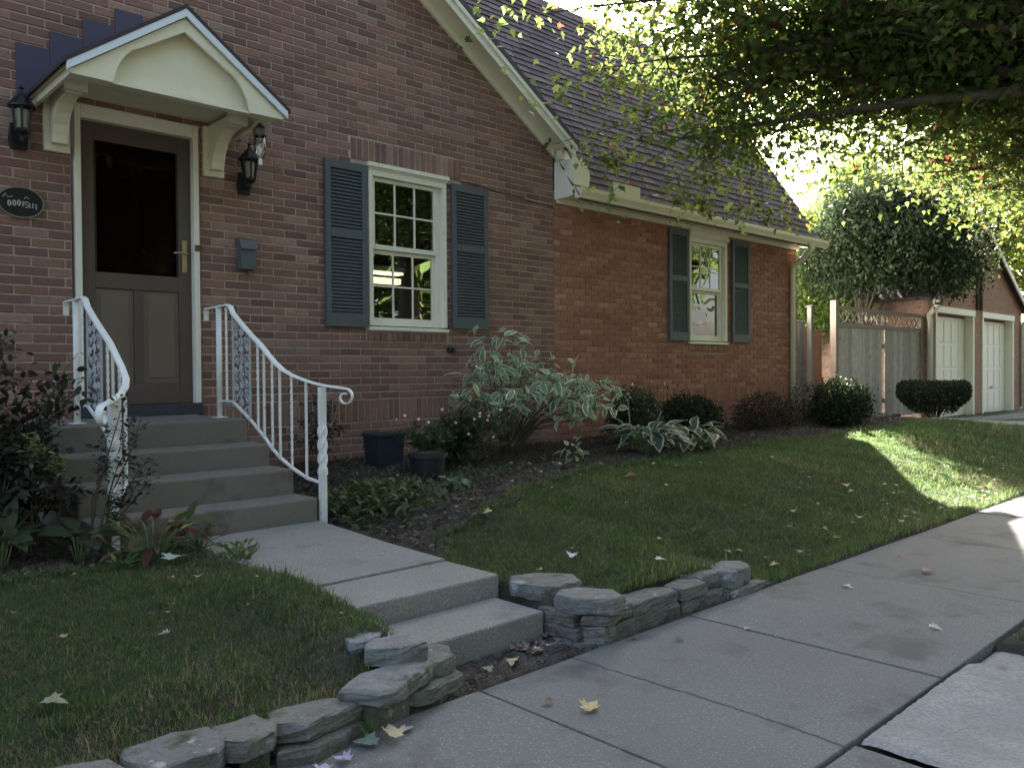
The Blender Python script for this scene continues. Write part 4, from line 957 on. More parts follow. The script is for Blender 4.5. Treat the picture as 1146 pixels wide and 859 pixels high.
# columnar dark shrub left of steps (barberry/holly-like) -------------------------------
def branchy(name,lab,cat,base,tips,leaf,per,cols,mt,spread=.05,sr=.011,tm=LEAF,tf=LEAF_F,group=None,tcol=None,cols2=None,along=(.3,1.0),droop=0.1,pm=-.3,ps=.5):
    bz=float(g(base[0],base[1])); t=thing(name,lab,cat,(base[0],base[1],bz),group)
    mb=MB(); P=[];YA=[];PI_=[]
    for tp in tips:
        tp=np.array(tp,float); b=np.array([base[0]+random.uniform(-.05,.05),base[1]+random.uniform(-.05,.05),bz-.03])
        m1=b+(tp-b)*.35+np.array([0,0,.18*np.linalg.norm(tp[:2]-b[:2])])+RG.normal(0,.02,3)
        m2=b+(tp-b)*.7+np.array([0,0,.16*np.linalg.norm(tp[:2]-b[:2])])+RG.normal(0,.02,3)
        pts=[b,m1,m2,tp]; mb.tube([tuple(q) for q in pts],[sr,sr*.8,sr*.55,sr*.25],6)
        for i in range(per):
            f=random.uniform(*along); s=f*3; j=min(int(s),2); q=pts[j]+(pts[j+1]-pts[j])*(s-j)
            # twig
            d=RG.normal(0,1,3); d[2]=abs(d[2])*.6; d/=np.linalg.norm(d); l=spread*random.uniform(.4,1.5)
            e=q+d*l
            if i%3==0: mb.tube([tuple(q),tuple(e)],[sr*.3,sr*.15],4)
            P.append(e); YA.append(math.atan2(d[1],d[0])+random.gauss(0,.5)); PI_.append(random.gauss(pm,ps)+droop)
    obj('stem',mb,M_bark,t)
    P=np.array(P); n=len(P); k=P[:,1]<W-.03; P=P[k]; YA=np.array(YA)[k]; PI_=np.array(PI_)[k]; n=len(P)
    R=rotm(YA,PI_,RG.normal(0,.45,n)); sz=leaf*(.55+.7*RG.random(n))
    if tcol is None: scatter('foliage',tm,tf,P,R,sz,pick(cols,n,.3),mt,t)
    else: scatter('foliage',tm,tf,P,R,sz,(pick(cols,n,.25),pick(cols2,n,.12)),mt,t,tcol=tcol)
    return t
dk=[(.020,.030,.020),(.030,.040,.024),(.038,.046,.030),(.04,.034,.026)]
tips=[]
for i in range(46):
    a=random.uniform(0,6.28); r=random.uniform(.1,.62); tips.append((.98+r*math.cos(a)*.75,5.1+r*math.sin(a)*.8,.32+random.uniform(.18,.85)*(1-.45*r)))
tips+=[(1.06,5.05,1.42),(1.0,5.15,1.30),(.92,5.0,1.25),(1.35,5.0,1.22),(1.42,5.05,1.10),(1.25,5.2,1.2),(.7,5.2,1.35),(.6,5.0,1.2)]
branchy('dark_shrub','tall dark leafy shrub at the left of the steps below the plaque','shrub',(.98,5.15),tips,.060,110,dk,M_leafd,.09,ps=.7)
tips=[(1.52,4.78,.95),(1.56,4.70,1.02),(1.60,4.66,.88),(1.66,4.62,.74),(1.62,4.60,.98),(1.55,4.62,1.12),(1.58,4.58,.62),(1.64,4.56,.70),(1.45,4.7,.85),(1.5,4.6,.55)]
branchy('holly_branches','small glossy leaved shrub twining round the left railing newel','shrub',(1.42,4.72),tips,.036,46,[(.018,.028,.022),(.03,.04,.03)],M_leafd,.035,sr=.006,along=(.45,1))
tips=[]
for i in range(30):
    a=random.uniform(0,6.28); r=random.uniform(.05,.5); tips.append((.45+r*math.cos(a),5.0+r*math.sin(a)*.8,.35+random.uniform(.2,.75)))
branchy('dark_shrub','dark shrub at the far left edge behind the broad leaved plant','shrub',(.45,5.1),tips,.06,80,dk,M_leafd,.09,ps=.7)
# light green sprig in shrub
branchy('fern_sprig','pale green lacy sprig growing through the dark shrub','plant',(1.12,4.82),[(1.16,4.78,.86),(1.2,4.8,.78),(1.1,4.75,.90),(1.24,4.72,.80)],.04,26,[(.16,.22,.07),(.12,.18,.05)],M_leaf,.03,sr=.004,along=(.7,1))
# broad leaved plant low left
def rosette(name,lab,cat,c,n,L,cols,mt,up=.5,tm=LEAF,tf=LEAF_F,tcol=None,cols2=None,h0=.05,rad=.05,wfac=1.0):
    bz=float(g(c[0],c[1])); t=thing(name,lab,cat,(c[0],c[1],bz)); mb=MB(); P=[];Y=[];Pi=[];
    for i in range(n):
        a=random.uniform(0,6.28); r=rad*random.uniform(.3,1); h=h0*random.uniform(.5,1.6)
        st=(c[0]+r*.3*math.cos(a),c[1]+r*.3*math.sin(a),bz); e=(c[0]+r*math.cos(a),c[1]+r*math.sin(a),bz+h)
        mb.tube([st,((st[0]+e[0])/2,(st[1]+e[1])/2,bz+h*.75),e],[.004,.0035,.0025],5,col=(1,1,1)); P.append(e); Y.append(a+random.gauss(0,.25)); Pi.append(random.gauss(-up,.35))
    obj('stalks',mb,mat('stalk_green',(.10,.14,.05),.6),t)
    P=np.array(P); R=rotm(np.array(Y),np.array(Pi),RG.normal(0,.3,n)); sz=L*(.65+.6*RG.random(n))
    tmm=np.array(tm)*np.array([1,wfac,1])
    if tcol is None: scatter('leaves',tmm,tf,P,R,sz,pick(cols,n,.25),mt,t,smooth=True)
    else: scatter('leaves',tmm,tf,P,R,sz,(pick(cols,n,.2),pick(cols2,n,.08)),mt,t,tcol=tcol)
    return t
# curved leaf template with rows: (x along, droop) for broad leaves
def broad(wd,droop,n=7,margin=.0):
    vs=[];fs=[];tc=[]
    prof=[(0,.02),(.12,.55),(.3,.95),(.5,1.0),(.7,.8),(.87,.42),(1.0,.0)]
    cols_=[-1,-.72,-.70,0,.70,.72,1] if margin else [-1,-.5,0,.5,1]
    m=len(cols_)
    for x,w_ in prof:
        for c_ in cols_:
            y=c_*w_*wd; z=-droop*x*x+.10*abs(c_)*w_*wd*2-.02*abs(c_)
            vs.append((x,y,z)); tc.append(1.0 if (margin and abs(c_)>.71) or (margin and x>=1.0) else 0.0)
    for i in range(len(prof)-1):
        for k in range(m-1):
            a=i*m+k; fs.append((a,a+1,a+m+1,a+m))
    return vs,fs,tc
BV,BF,_=broad(.26,.25); HV,HF,HT=broad(.40,.75,margin=.2); VV,VF,VT=broad(.21,.30,margin=.2)
HV=[(x,y,z+.02*math.sin(9*x)*abs(y)) for x,y,z in HV]
rosette('broad_leaved_plant','broad dark green leaved plant at the lower left edge of the bed','plant',(.95,4.62),16,.20,[(.04,.06,.03),(.06,.08,.04)],M_leafd,.45,BV,BF,h0=.14,rad=.12)
rosette('broad_leaved_plant','broad leaved plant with drooping leaves between the dark shrub and the left newel','plant',(1.30,4.60),14,.17,[(.04,.055,.03),(.055,.07,.035)],M_leafd,.3,BV,BF,h0=.10,rad=.12)
rosette('autumn_perennial','yellowing and reddish leaved perennial in front of the bottom step','plant',(1.60,4.42),46,.12,[(.07,.09,.035),(.13,.12,.05),(.12,.05,.035),(.20,.17,.07),(.06,.07,.03)],M_leaf,.5,BV,BF,h0=.12,rad=.24,wfac=.7)
rosette('autumn_perennial','reddish leaved perennial beside the left edge of the path','plant',(1.83,4.42),34,.085,[(.09,.045,.03),(.06,.075,.03),(.14,.08,.045)],M_leaf,.5,BV,BF,h0=.07,rad=.15,wfac=.6)
rosette('low_weed','small bright green weed at the grass edge left of the path','plant',(1.40,4.26),16,.055,[(.10,.17,.06)],M_leaf,.5,h0=.03,rad=.05)
rosette('low_weed','fine leaved green weed leaning over the left edge of the path','plant',(1.90,4.05),34,.05,[(.06,.10,.035),(.08,.12,.04)],M_leaf,.7,h0=.08,rad=.09)
# hosta
rosette('hosta','large hosta with cream edged leaves in front of the red brick wall','hosta',(6.55,4.98),70,.15,[(.06,.10,.055),(.05,.085,.05)],M_leafd,.55,HV,HF,HT,[(.50,.50,.36)],h0=.16,rad=.27)
rosette('hosta','second smaller hosta with wide cream margins, right of the large one','hosta',(7.35,5.0),30,.18,[(.06,.10,.055)],M_leafd,.45,HV,HF,HT,[(.55,.54,.38)],h0=.17,rad=.20)
t=thing('flower_stalk','pair of bare pale stalks rising above the large hosta','stalk',(6.6,5.2,.4))
obj('stalk',MB().tube([(6.6,5.2,.36),(6.56,5.2,.62),(6.50,5.18,.93)],[.007,.006,.004],6),mat('pale_stalk',(.35,.30,.2),.7),t); obj('stalk',MB().tube([(6.75,5.2,.36),(6.95,5.18,.62),(7.05,5.18,.78)],[.007,.005,.003],6),MATS['pale_stalk'],t)
rosette('cabbage_plant','cluster of rounded pale green leaves on the bare soil below the flower pot','plant',(3.83,4.66),18,.075,[(.12,.19,.12),(.15,.22,.15)],M_leafd,.35,BV,BF,h0=.05,rad=.10,wfac=1.6)
# variegated shrub
tips=[]
tips+=[(5.35,5.95,1.60),(5.50,5.95,1.50),(5.62,5.9,1.58),(5.85,5.9,1.50),(5.95,5.85,1.36),(6.05,5.85,1.30)]
tips+=[(5.02,5.9,1.30),(5.15,5.85,1.38),(5.3,5.8,1.25),(5.45,5.8,1.35),(5.7,5.8,1.3),(4.75,5.75,.98),(4.9,5.75,1.04)]
tips+=[(6.0,5.7,1.12),(6.15,5.65,1.18),(6.3,5.6,1.16),(6.35,5.55,1.05),(6.5,5.5,1.02),(6.6,5.5,.92),(6.2,5.5,.96),(6.05,5.4,.85),(6.0,5.3,.76),(6.15,5.35,.70),(6.3,5.3,.84),(5.9,5.4,1.0),(5.7,5.55,1.08),(5.5,5.6,1.0),(6.65,5.6,1.08),(6.75,5.45,.95),(6.45,5.3,.80),(5.25,5.6,.98),(5.1,5.55,.9)]
branchy('variegated_shrub','tall sprawling shrub with white edged leaves between the two windows','shrub',(5.55,5.95),tips,.150,14,[(.16,.24,.15),(.20,.28,.18)],M_leaf,.10,sr=.010,tm=VV,tf=VF,tcol=VT,cols2=[(.70,.72,.60),(.62,.66,.52)],along=(.62,1.0),droop=.35,pm=-.25,ps=.45)
branchy('variegated_shrub','young low variegated sprout at the edge of the lawn','shrub',(5.25,4.82),[(5.2,4.78,.58),(5.3,4.75,.55),(5.22,4.72,.5)],.09,7,[(.13,.18,.10)],M_leaf,.05,sr=.005,tm=VV,tf=VF,tcol=VT,cols2=[(.5,.5,.38)],along=(.5,1.0))
# flowering pots
def planter(x,y,w,d,h,lab,m,taper=.85,rnd_=False,nm='planter'):
    z=float(g(x,y))-.01; t=thing(nm,lab,'planter',(x,y,z))
    if rnd_:
        obj('pot',MB().lathe((x,y,z),[(w*.36,0),(w*.47,h*.85),(w*.52,h*.86),(w*.52,h),(w*.46,h),(w*.45,h*.88)],20),m,t)
    else:
        a,b=w/2,d/2; k=taper
        mb=MB().add([(x-a*k,y-b*k,z),(x+a*k,y-b*k,z),(x+a*k,y+b*k,z),(x-a*k,y+b*k,z),(x-a,y-b,z+h-.03),(x+a,y-b,z+h-.03),(x+a,y+b,z+h-.03),(x-a,y+b,z+h-.03)],[(0,3,2,1),(0,1,5,4),(1,2,6,5),(2,3,7,6),(3,0,4,7)])
        mb.box(x-a-.012,x+a+.012,y-b-.012,y+b+.012,z+h-.03,z+h)
        obj('pot',mb,m,t,bev=.006)
    obj('soil',MB().box(x-w*.3,x+w*.3,y-d*.3,y+d*.3,z+h*.8,z+h+.004),mat('potting_soil',(.03,.022,.018),.95),t); return t
planter(4.15,6.0,.28,.24,.31,'dark blue square planter standing against the brown brick wall',M_pott)
planter(3.93,5.10,.30,.30,.22,'low black pot in front of the pink flowers',M_pot,rnd_=True)
tips=[]
for i in range(60):
    a=random.uniform(0,6.28); r=random.uniform(.05,.46); tips.append((4.50+r*math.cos(a)*1.5,5.42+r*math.sin(a)*.75,.42+random.uniform(.12,.52)*(1-.4*r)))
t=branchy('flowering_plant','bushy green bedding plant with small pink flowers behind the black pot','flowers',(4.35,5.45),tips,.055,60,[(.035,.06,.028),(.05,.08,.035),(.06,.09,.04)],M_leaf,.08,sr=.005,along=(.25,1),ps=.7)
pk=[(4.52,5.15,.86),(4.56,5.2,.83),(4.60,5.15,.80),(4.50,5.2,.81),(4.66,5.2,.83),(3.75,5.25,.84),(4.0,5.3,.83),(4.1,5.3,.80),(4.3,5.2,.79),(4.35,5.1,.70),(3.9,5.35,.86),(4.75,5.15,.88),(4.62,5.1,.66),(4.2,5.25,.9)]
p=np.array(pk,float); n=len(p); 
FLW=[];
for k in range(10):
    a=2*math.pi*k/10; r=.5 if k%2 else .28; FLW.append((r*math.cos(a),r*math.sin(a),.05))
for q in pk[:]:
    P_=np.array([q]); scatter('flower',FLW,[tuple(range(10))],P_,rotm(np.array([-2.3+random.gauss(0,.3)]),np.array([1.0]),np.array([0.])),np.array([.032]),pick([(.75,.30,.42),(.8,.55,.62)],1,.1),M_flower,t)
# flowering weed by the wall left of window
branchy('dark_shrub','thin dark upright shrub against the wall between the right railing and the blue planter','shrub',(3.62,6.25),[(3.55,6.2,1.0),(3.65,6.25,1.08),(3.72,6.2,.9),(3.5,6.15,.8),(3.62,6.1,.7),(3.75,6.1,.75)],.045,60,[(.02,.028,.018),(.03,.04,.024)],M_leafd,.07,sr=.005)

# ------------------------------------------------------------------ fence, gate and posts
def plank_col(b): 
    f=random.uniform(.75,1.25); return tuple(c*f for c in b)
t=thing('board_fence','reddish brown board fence panel between the house corner and the gate','fence',(13.7,6.95,.35))
mb=MB(); x=13.0
while x<14.2:
    w_=.14; mb.box(x,x+w_-.006,6.95,6.972,.30,1.90,plank_col((.22,.10,.06))); x+=w_
obj('boards',mb,M_woodb,t); obj('rail',MB().box(13.0,14.2,6.973,7.01,1.70,1.79,(.22,.10,.06)).box(13.0,14.2,6.973,7.01,.5,.59,(.22,.10,.06)),M_woodb,t)
t=thing('wooden_gate','weathered grey wooden gate with a lattice top beside the garage','gate',(16.3,6.7,.3))
for x,z in ((14.25,2.42),(18.15,2.30)): obj('post',MB().box(x-.055,x+.055,6.66,6.77,.05,z,(.30,.24,.20)),M_woodg,t,bev=.006)
mb=MB(); x=14.31
while x<18.06:
    w_=.145
    if not (16.15<x<16.22): mb.box(x,x+w_-.005,6.69,6.712,.27,1.955+random.uniform(-.004,.004),plank_col((.50,.45,.38)))
    x+=w_
obj('boards',mb,M_woodg,t,bev=.003)
mb=MB().box(14.31,18.09,6.67,6.72,1.96,2.035,(.33,.27,.23)).box(14.31,18.09,6.67,6.72,2.26,2.33,(.33,.27,.23)); obj('rail',mb,M_woodg,t,bev=.003)
obj('rail',MB().box(14.31,18.09,6.713,6.75,.55,.64,(.33,.27,.23)).box(14.31,18.09,6.713,6.75,1.6,1.69,(.33,.27,.23)),M_woodg,t)
mb=MB()
def lath(xa,za,xb,zb,y):
    L=math.hypot(xb-xa,zb-za); nx_,nz_=-(zb-za)/L*.014,(xb-xa)/L*.014
    mb.prism([(xa-nx_,za-nz_),(xb-nx_,zb-nz_),(xb+nx_,zb+nz_),(xa+nx_,za+nz_)],'y',y,y+.01,plank_col((.30,.24,.20)))
xx_=np.linspace(14.35,18.05,15)
for i in range(14):
    if 4<=i<=8: continue
    lath(xx_[i],2.04,xx_[i+1],2.255,6.685); lath(xx_[i],2.255,xx_[i+1],2.04,6.697)
obj('lattice',mb,M_woodg,t)
mb=MB(); cz=2.147
for cx_ in (15.62,16.35):
    for r_ in (.10,.05):
        mb.tube([(cx_+r_*1.5*math.cos(k*.4488),6.695,cz+r_*math.sin(k*.4488)) for k in range(15)],.011,5,col=(.34,.28,.22))
for s in (-1,1): mb.tube([(15.98+s*(.17-.012*i)*math.cos(i*.5),6.695,cz+(.10-.006*i)*math.sin(i*.5)) for i in range(12)],.010,5,col=(.34,.28,.22))
obj('scrollwork',mb,M_woodg,t)
mb=MB(); n=20
mb.prism([(16.0+.10*math.cos(2*math.pi*k/n),cz+.11*math.sin(2*math.pi*k/n)) for k in range(n)],'y',6.655,6.682,(.42,.38,.24)); obj('medallion',mb,M_woodg,t,bev=.01)
obj('gap_board',MB().box(16.13,16.24,6.714,6.73,.3,1.95,(.10,.08,.07)),M_woodg,t)
t=thing('steel_post','slim grey metal post just past the house downspout','post',(13.2,6.6,.35)); obj('shaft',MB().box(13.16,13.235,6.6,6.675,.3,2.25),mat('grey_post',(.16,.155,.14),.7),t,bev=.004); obj('cap',MB().box(13.15,13.245,6.59,6.685,2.251,2.27),MATS['grey_post'],t,bev=.004)
t=thing('narrow_door','narrow dark side gate between the house corner and the grey post','gate',(12.95,6.75,.35)); obj('leaf',MB().box(12.80,13.14,6.70,6.73,.36,2.02,(.16,.13,.14)),M_woodg,t,bev=.004); obj('rail',MB().box(12.80,13.14,6.685,6.699,1.2,1.27,(.2,.17,.17)),M_woodg,t)
mb=MB(); tag(obj('step_block',MB().box(15.0,16.0,6.25,6.62,.1,.36).box(14.9,16.1,6.02,6.249,.1,.30),M_steps,bev=.01,origin=(15.5,6.3,.2)),'low concrete doorstep before the wooden gate','step')

# ------------------------------------------------------------------ garage
gar=thing('garage','brick gabled garage with two cream panel doors at the right','garage',(21.5,W,.1))
gx0,gx1,gp=18.3,24.75,21.52
gt=lambda x: 2.72+ (4.55-2.72)*(1-abs(x-gp)/(gp-gx0))
D1=(18.66,21.06,.0,2.40); D2=(21.62,24.02,.0,2.40)
mb=MB()
_W=W
bricks(mb,gx0,gx1,.06,4.5,[D1,D2],lambda:tuple(c*random.uniform(.9,1.15) for c in (.46,.27,.19)),limit=lambda x:gt(x)-.03)
gw=obj('wall',mb,M_brickB,gar)
mb=MB(); wall_backing(mb,[D1,D2],gx0,gp,0,gt); wall_backing(mb,[D1,D2],gp,gx1,0,gt); mb.box(gx0,gx0+.2,W+.2,12.5,0,2.72).box(gx1-.2,gx1,W+.2,12.5,0,2.72).box(gx0,gx1,12.3,12.5,0,2.72); obj('mortar',mb,M_mortarB,gw)
mb=MB(); e=.16; s_=(4.55-2.72)/(gp-gx0)
mb.prism([(gx0-e,2.80-e*s_),(gp,4.64),(gx1+e,2.80-e*s_),(gx1+e,2.72-e*s_),(gp,4.555),(gx0-e,2.72-e*s_)],'y',W-.15,12.7,(.10,.08,.08)); obj('roof',mb,M_shingle,gar)
mb=MB(); mb.prism([(gx0-e,2.75-e*s_),(gp,4.60),(gx1+e,2.75-e*s_),(gx1+e,2.62-e*s_),(gp,4.46),(gx0-e,2.62-e*s_)],'y',W-.18,W-.151); obj('rake_board',mb,M_cream,gar)
for (a,b,_,h) in (D1,D2):
    gd=obj('garage_door',MB().box(a+.05,b-.05,W+.16,W+.19,.10,h-.05),M_gar,gar)
    mb=MB(); n=5
    for i in range(4):
        for j in range(n):
            xa=a+.09+(b-a-.16)*j/n; xb=a+.09+(b-a-.16)*(j+1)/n-.05; za=.14+i*.55; zb2=za+.49
            fr_=.014
            mb.box(xa,xb,W+.148,W+.1595,za,zb2)
    obj('raised_panels',mb,M_gar,gd,bev=.006)
    obj('handle',MB().box((a+b)/2-.06,(a+b)/2+.06,W+.12,W+.147,.72,.75),M_black,gd)
    fm=obj('door_frame',MB().box(a,a+.09,W-.03,W+.155,.10,h).box(b-.09,b,W-.03,W+.155,.10,h).box(a-.03,b+.03,W-.045,W+.155,h+.001,h+.14),M_gar,gar,bev=.004)
for x in (21.24,21.50):
    obj('conduit',MB().tube([(x,W-.04,2.56),(x,W-.04,4.2)],.035,8),mat('pipe_dark',(.09,.055,.05),.6),gar)
mb=MB(); mb.tube([(18.05,W-.30,2.62),(18.05,W-.28,2.5),(18.18,W-.06,2.32),(18.24,W-.06,2.2),(18.24,W-.06,.2)],.055,10); obj('downspout',mb,M_white,gar,smooth=True)
mb=MB(); mb.tube([(24.9,W-.30,2.62),(24.9,W-.28,2.5),(24.7,W-.06,2.32),(24.66,W-.06,2.2),(24.66,W-.06,.2)],.055,10); obj('downspout',mb,M_white,gar,smooth=True)

# ------------------------------------------------------------------ trees
def limb(mb,a,b,r0,r1,bend=.1,n=6):
    a=np.array(a,float);b=np.array(b,float); L=np.linalg.norm(b-a); o=RG.normal(0,1,3)*bend*L; o2=RG.normal(0,1,3)*bend*L*.5
    pts=[];
    for i in range(n+1):
        t_=i/n; pts.append(a+(b-a)*t_+o*math.sin(math.pi*t_)*.5+o2*math.sin(2*math.pi*t_)*.4+np.array([0,0,.10*L*math.sin(math.pi*t_)]))
    mb.tube([tuple(p) for p in pts],[r0+(r1-r0)*i/n for i in range(n+1)],7); return pts
def crown_tree(name,lab,base,h0,c,rad,N,size,cols,mt,K=60,trunk=.12,tm=LEAF,tf=LEAF_F,shell=.5,w=None,cl=.2,bot=None,group=None,st=2,lr=1.0):
    t=thing(name,lab,'tree',base,group); mb=MB(); c=np.array(c,float); rad=np.array(rad,float)
    limb(mb,(base[0],base[1],base[2]-.1),(base[0]*.6+c[0]*.4,base[1]*.6+c[1]*.4,h0),trunk,trunk*.7,.03)
    f=(base[0]*.6+c[0]*.4,base[1]*.6+c[1]*.4,h0)
    d=RG.normal(0,1,(K,3)); d/=np.linalg.norm(d,axis=1)[:,None]; d[:,2]=np.where(d[:,2]<-.6,-d[:,2],d[:,2])
    cc=c+d*rad*(shell+(1-shell)*RG.random((K,1)))
    for i in range(0,K,st): limb(mb,f,tuple(cc[i]),trunk*.4*lr,trunk*.06,.08,5)
    obj('trunk',mb,M_bark,t)
    ci=RG.integers(0,K,N); sz=(.6+.8*RG.random(K))[ci][:,None]
    p=cc[ci]+RG.normal(0,1,(N,3))*rad*cl*sz*np.array([1,1,.7])
    if bot is not None: k=p[:,2]>bot(p[:,0],p[:,1])+.15*RG.random(N); p=p[k]; ci=ci[k]
    n=len(p); tone=(.75+.5*RG.random(K))[ci][:,None]
    scatter('crown',tm,tf,p,rrot(n,0,.9,.9),size*(.6+.7*RG.random(n)),pick(cols,n,.3,w)*tone,mt,t); return t
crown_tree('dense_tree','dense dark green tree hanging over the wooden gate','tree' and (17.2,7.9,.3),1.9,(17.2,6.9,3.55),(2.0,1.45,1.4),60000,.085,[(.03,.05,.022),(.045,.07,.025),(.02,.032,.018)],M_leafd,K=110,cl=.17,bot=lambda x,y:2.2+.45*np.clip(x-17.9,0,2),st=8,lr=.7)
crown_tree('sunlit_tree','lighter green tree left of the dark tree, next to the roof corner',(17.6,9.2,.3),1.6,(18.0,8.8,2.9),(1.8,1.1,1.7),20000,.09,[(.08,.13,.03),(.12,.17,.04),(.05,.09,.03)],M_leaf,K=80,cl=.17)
crown_tree('sunlit_tree','tall yellow green tree beyond the right garage',(29.5,9.5,.2),3.2,(29.0,8.6,6.0),(3.6,2.6,3.4),30000,.15,[(.12,.17,.03),(.18,.21,.04),(.08,.12,.03),(.28,.20,.04)],M_leaf,K=90,cl=.16,w=[.35,.3,.25,.1])
crown_tree('sunlit_tree','large green tree behind the garage roof',(34,16,.2),4,(35,14.5,6.2),(5.2,2.5,3.6),34000,.18,[(.10,.15,.03),(.13,.18,.035),(.06,.10,.03)],M_leaf,K=100,cl=.15)
crown_tree('sunlit_tree','far tree filling the gap right of the garages',(36,9,.0),4,(36,9,5.5),(5,4,4.5),24000,.2,[(.10,.15,.03),(.16,.19,.04)],M_leaf,K=70,cl=.18)
crown_tree('autumn_tree','yellow green branches hanging before the right garage gable from a street tree',(19.5,1.2,.0),3.0,(19.4,4.4,5.3),(3.6,1.5,1.5),20000,.12,[(.10,.15,.03),(.16,.19,.04),(.26,.22,.04),(.06,.10,.03)],M_leaf,K=80,cl=.15,tm=MAPS,tf=MAPS_F)

# overhanging maple: trunk by the street outside the frame, limbs reaching over lawn and roof edge
mp=thing('maple_tree','large overhanging maple with green, yellow and red leaves filling the upper right','tree',(9.6,.25,0.0))
mb=MB(); limb(mb,(9.6,.25,-.1),(9.5,.4,3.4),.24,.19,.01)
fork=(9.5,.4,3.3)
AX=np.array([0.,0,0])
def P3(x,y,z): return np.array([x,y,z],float)
# limb ends (world positions)
ends=[P3(6.6,4.3,4.4),P3(7.6,4.5,4.9),P3(8.4,4.4,4.3),P3(8.8,3.6,3.7),P3(7.8,3.4,4.1),P3(6.8,3.2,4.4),P3(9.2,4.6,4.6),P3(9.6,3.9,3.5),P3(10.3,3.2,3.3),P3(10.6,4.6,4.2),P3(11.3,3.9,3.5),P3(12.2,4.2,4.0),P3(12.0,3.1,3.5),P3(9.0,2.8,4.6),P3(10.0,2.4,4.2),P3(11.2,2.7,3.9),P3(12.6,3.6,3.7),P3(8.0,2.6,5.0),P3(5.8,3.7,4.8),P3(9.4,5.2,5.2),P3(11.8,5.2,5.0),P3(10.6,5.6,5.4),P3(7.4,5.4,5.4),P3(13.2,4.6,4.3),P3(13.6,3.4,3.8),P3(12.8,2.6,3.9),P3(8.6,5.6,5.6),P3(6.0,4.9,5.3),P3(14.2,4.2,3.9),P3(6.2,2.6,4.6),P3(6.4,5.0,4.7),P3(7.0,4.2,5.1),P3(7.3,4.9,4.5),P3(8.0,5.0,4.6),P3(8.8,5.2,4.7),P3(9.4,4.4,4.7),P3(10.2,3.9,4.0),P3(10.0,4.9,4.6),P3(8.5,3.9,4.9),P3(9.8,3.2,4.8),P3(11.0,3.3,4.4),P3(12.4,4.9,4.6),P3(11.5,4.5,4.2),P3(13.0,3.9,3.7),P3(9.0,3.4,4.2),P3(7.9,4.1,4.3),P3(12.8,5.4,5.4),P3(11.6,6.0,5.9),P3(14.3,5.0,5.0),P3(10.8,2.9,3.5),P3(12.0,3.6,3.4),P3(13.4,4.0,3.7),P3(8.6,5.1,4.2),P3(9.2,5.3,4.4),P3(8.2,5.4,4.8),P3(7.4,5.0,4.9),P3(9.0,4.7,4.5),P3(6.0,4.6,4.35),P3(6.9,4.45,3.85),P3(6.9,4.8,3.35),P3(7.6,4.5,3.45),P3(7.2,4.15,4.4),P3(6.4,4.5,4.65),P3(7.3,4.6,3.9),P3(7.9,4.6,4.0),P3(7.8,4.9,3.5),P3(6.5,4.7,4.0),P3(6.2,4.9,4.5),P3(7.0,4.7,4.3),P3(7.5,4.7,4.2),P3(8.0,4.9,4.2),P3(7.2,4.9,3.7),P3(8.3,5.1,3.8),P3(6.6,4.3,4.9),P3(7.6,4.3,4.7)]
clus=[]
for e in ends:
    pts=limb(mb,fork,e+np.array([0,0,.15]),.07,.012,.07,7)
    for k in range(3,8):
        q=pts[k]
        for j in range(4 if k<6 else 6):
            d=RG.normal(0,1,3)*np.array([.42,.42,.22])*(.55+.12*k); e2=q+d
            mb.tube([tuple(q),tuple((q+e2)/2+np.array([0,0,.03])),tuple(e2)],[.009,.006,.003],4); clus.append((e2,.19))
# hanging sprays in front of the eaves
spr=[]
for e,r in [(P3(6.70,5.75,3.55),.10),(P3(6.95,5.6,3.42),.07),(P3(7.9,5.45,3.28),.14),(P3(8.25,5.5,3.14),.10),(P3(8.5,5.45,3.45),.20),(P3(9.35,5.5,3.26),.16),(P3(9.5,5.4,3.16),.09),(P3(8.9,5.4,3.7),.26),(P3(8.3,5.3,3.95),.28),(P3(7.6,5.2,4.2),.26),(P3(6.9,5.3,4.2),.16)]:
    q=ends[int(np.argmin([np.linalg.norm(e-x) for x in ends]))]
    mb.tube([tuple(q),tuple((q+e)/2+np.array([0,0,.12])),tuple(e+np.array([0,0,.05]))],[.009,.006,.002],5)
    for k in range(9):
        d=RG.normal(0,1,3)*r; d[2]*=.7; spr.append((e+d,.05)); mb.tube([tuple(e+np.array([0,0,.05])),tuple(e+d*.6),tuple(e+d)],[.003,.002,.001],3)
obj('trunk',mb,M_bark,mp)
PP=[]; TT=[]
for e,r in clus:
    n=random.randint(22,36); PP.append(e+RG.normal(0,1,(n,3))*np.array([r,r,r*.75])); TT.append(np.full(n,random.uniform(.7,1.25)))
for e,r in spr:
    n=random.randint(4,8); PP.append(e+RG.normal(0,1,(n,3))*r); TT.append(np.full(n,random.uniform(.7,1.2)))
PP=np.concatenate(PP); TT=np.concatenate(TT); n=len(PP)
cc=pick([(.06,.095,.028),(.08,.12,.035),(.11,.135,.03),(.17,.15,.03),(.13,.045,.025)],n,.3,[.40,.36,.17,.055,.015])*TT[:,None]
scatter('crown',MAPS,MAPS_F,PP,rrot(n,.5,.6,.7),.088*(.6+.6*RG.random(n)),cc,M_leaf,mp)

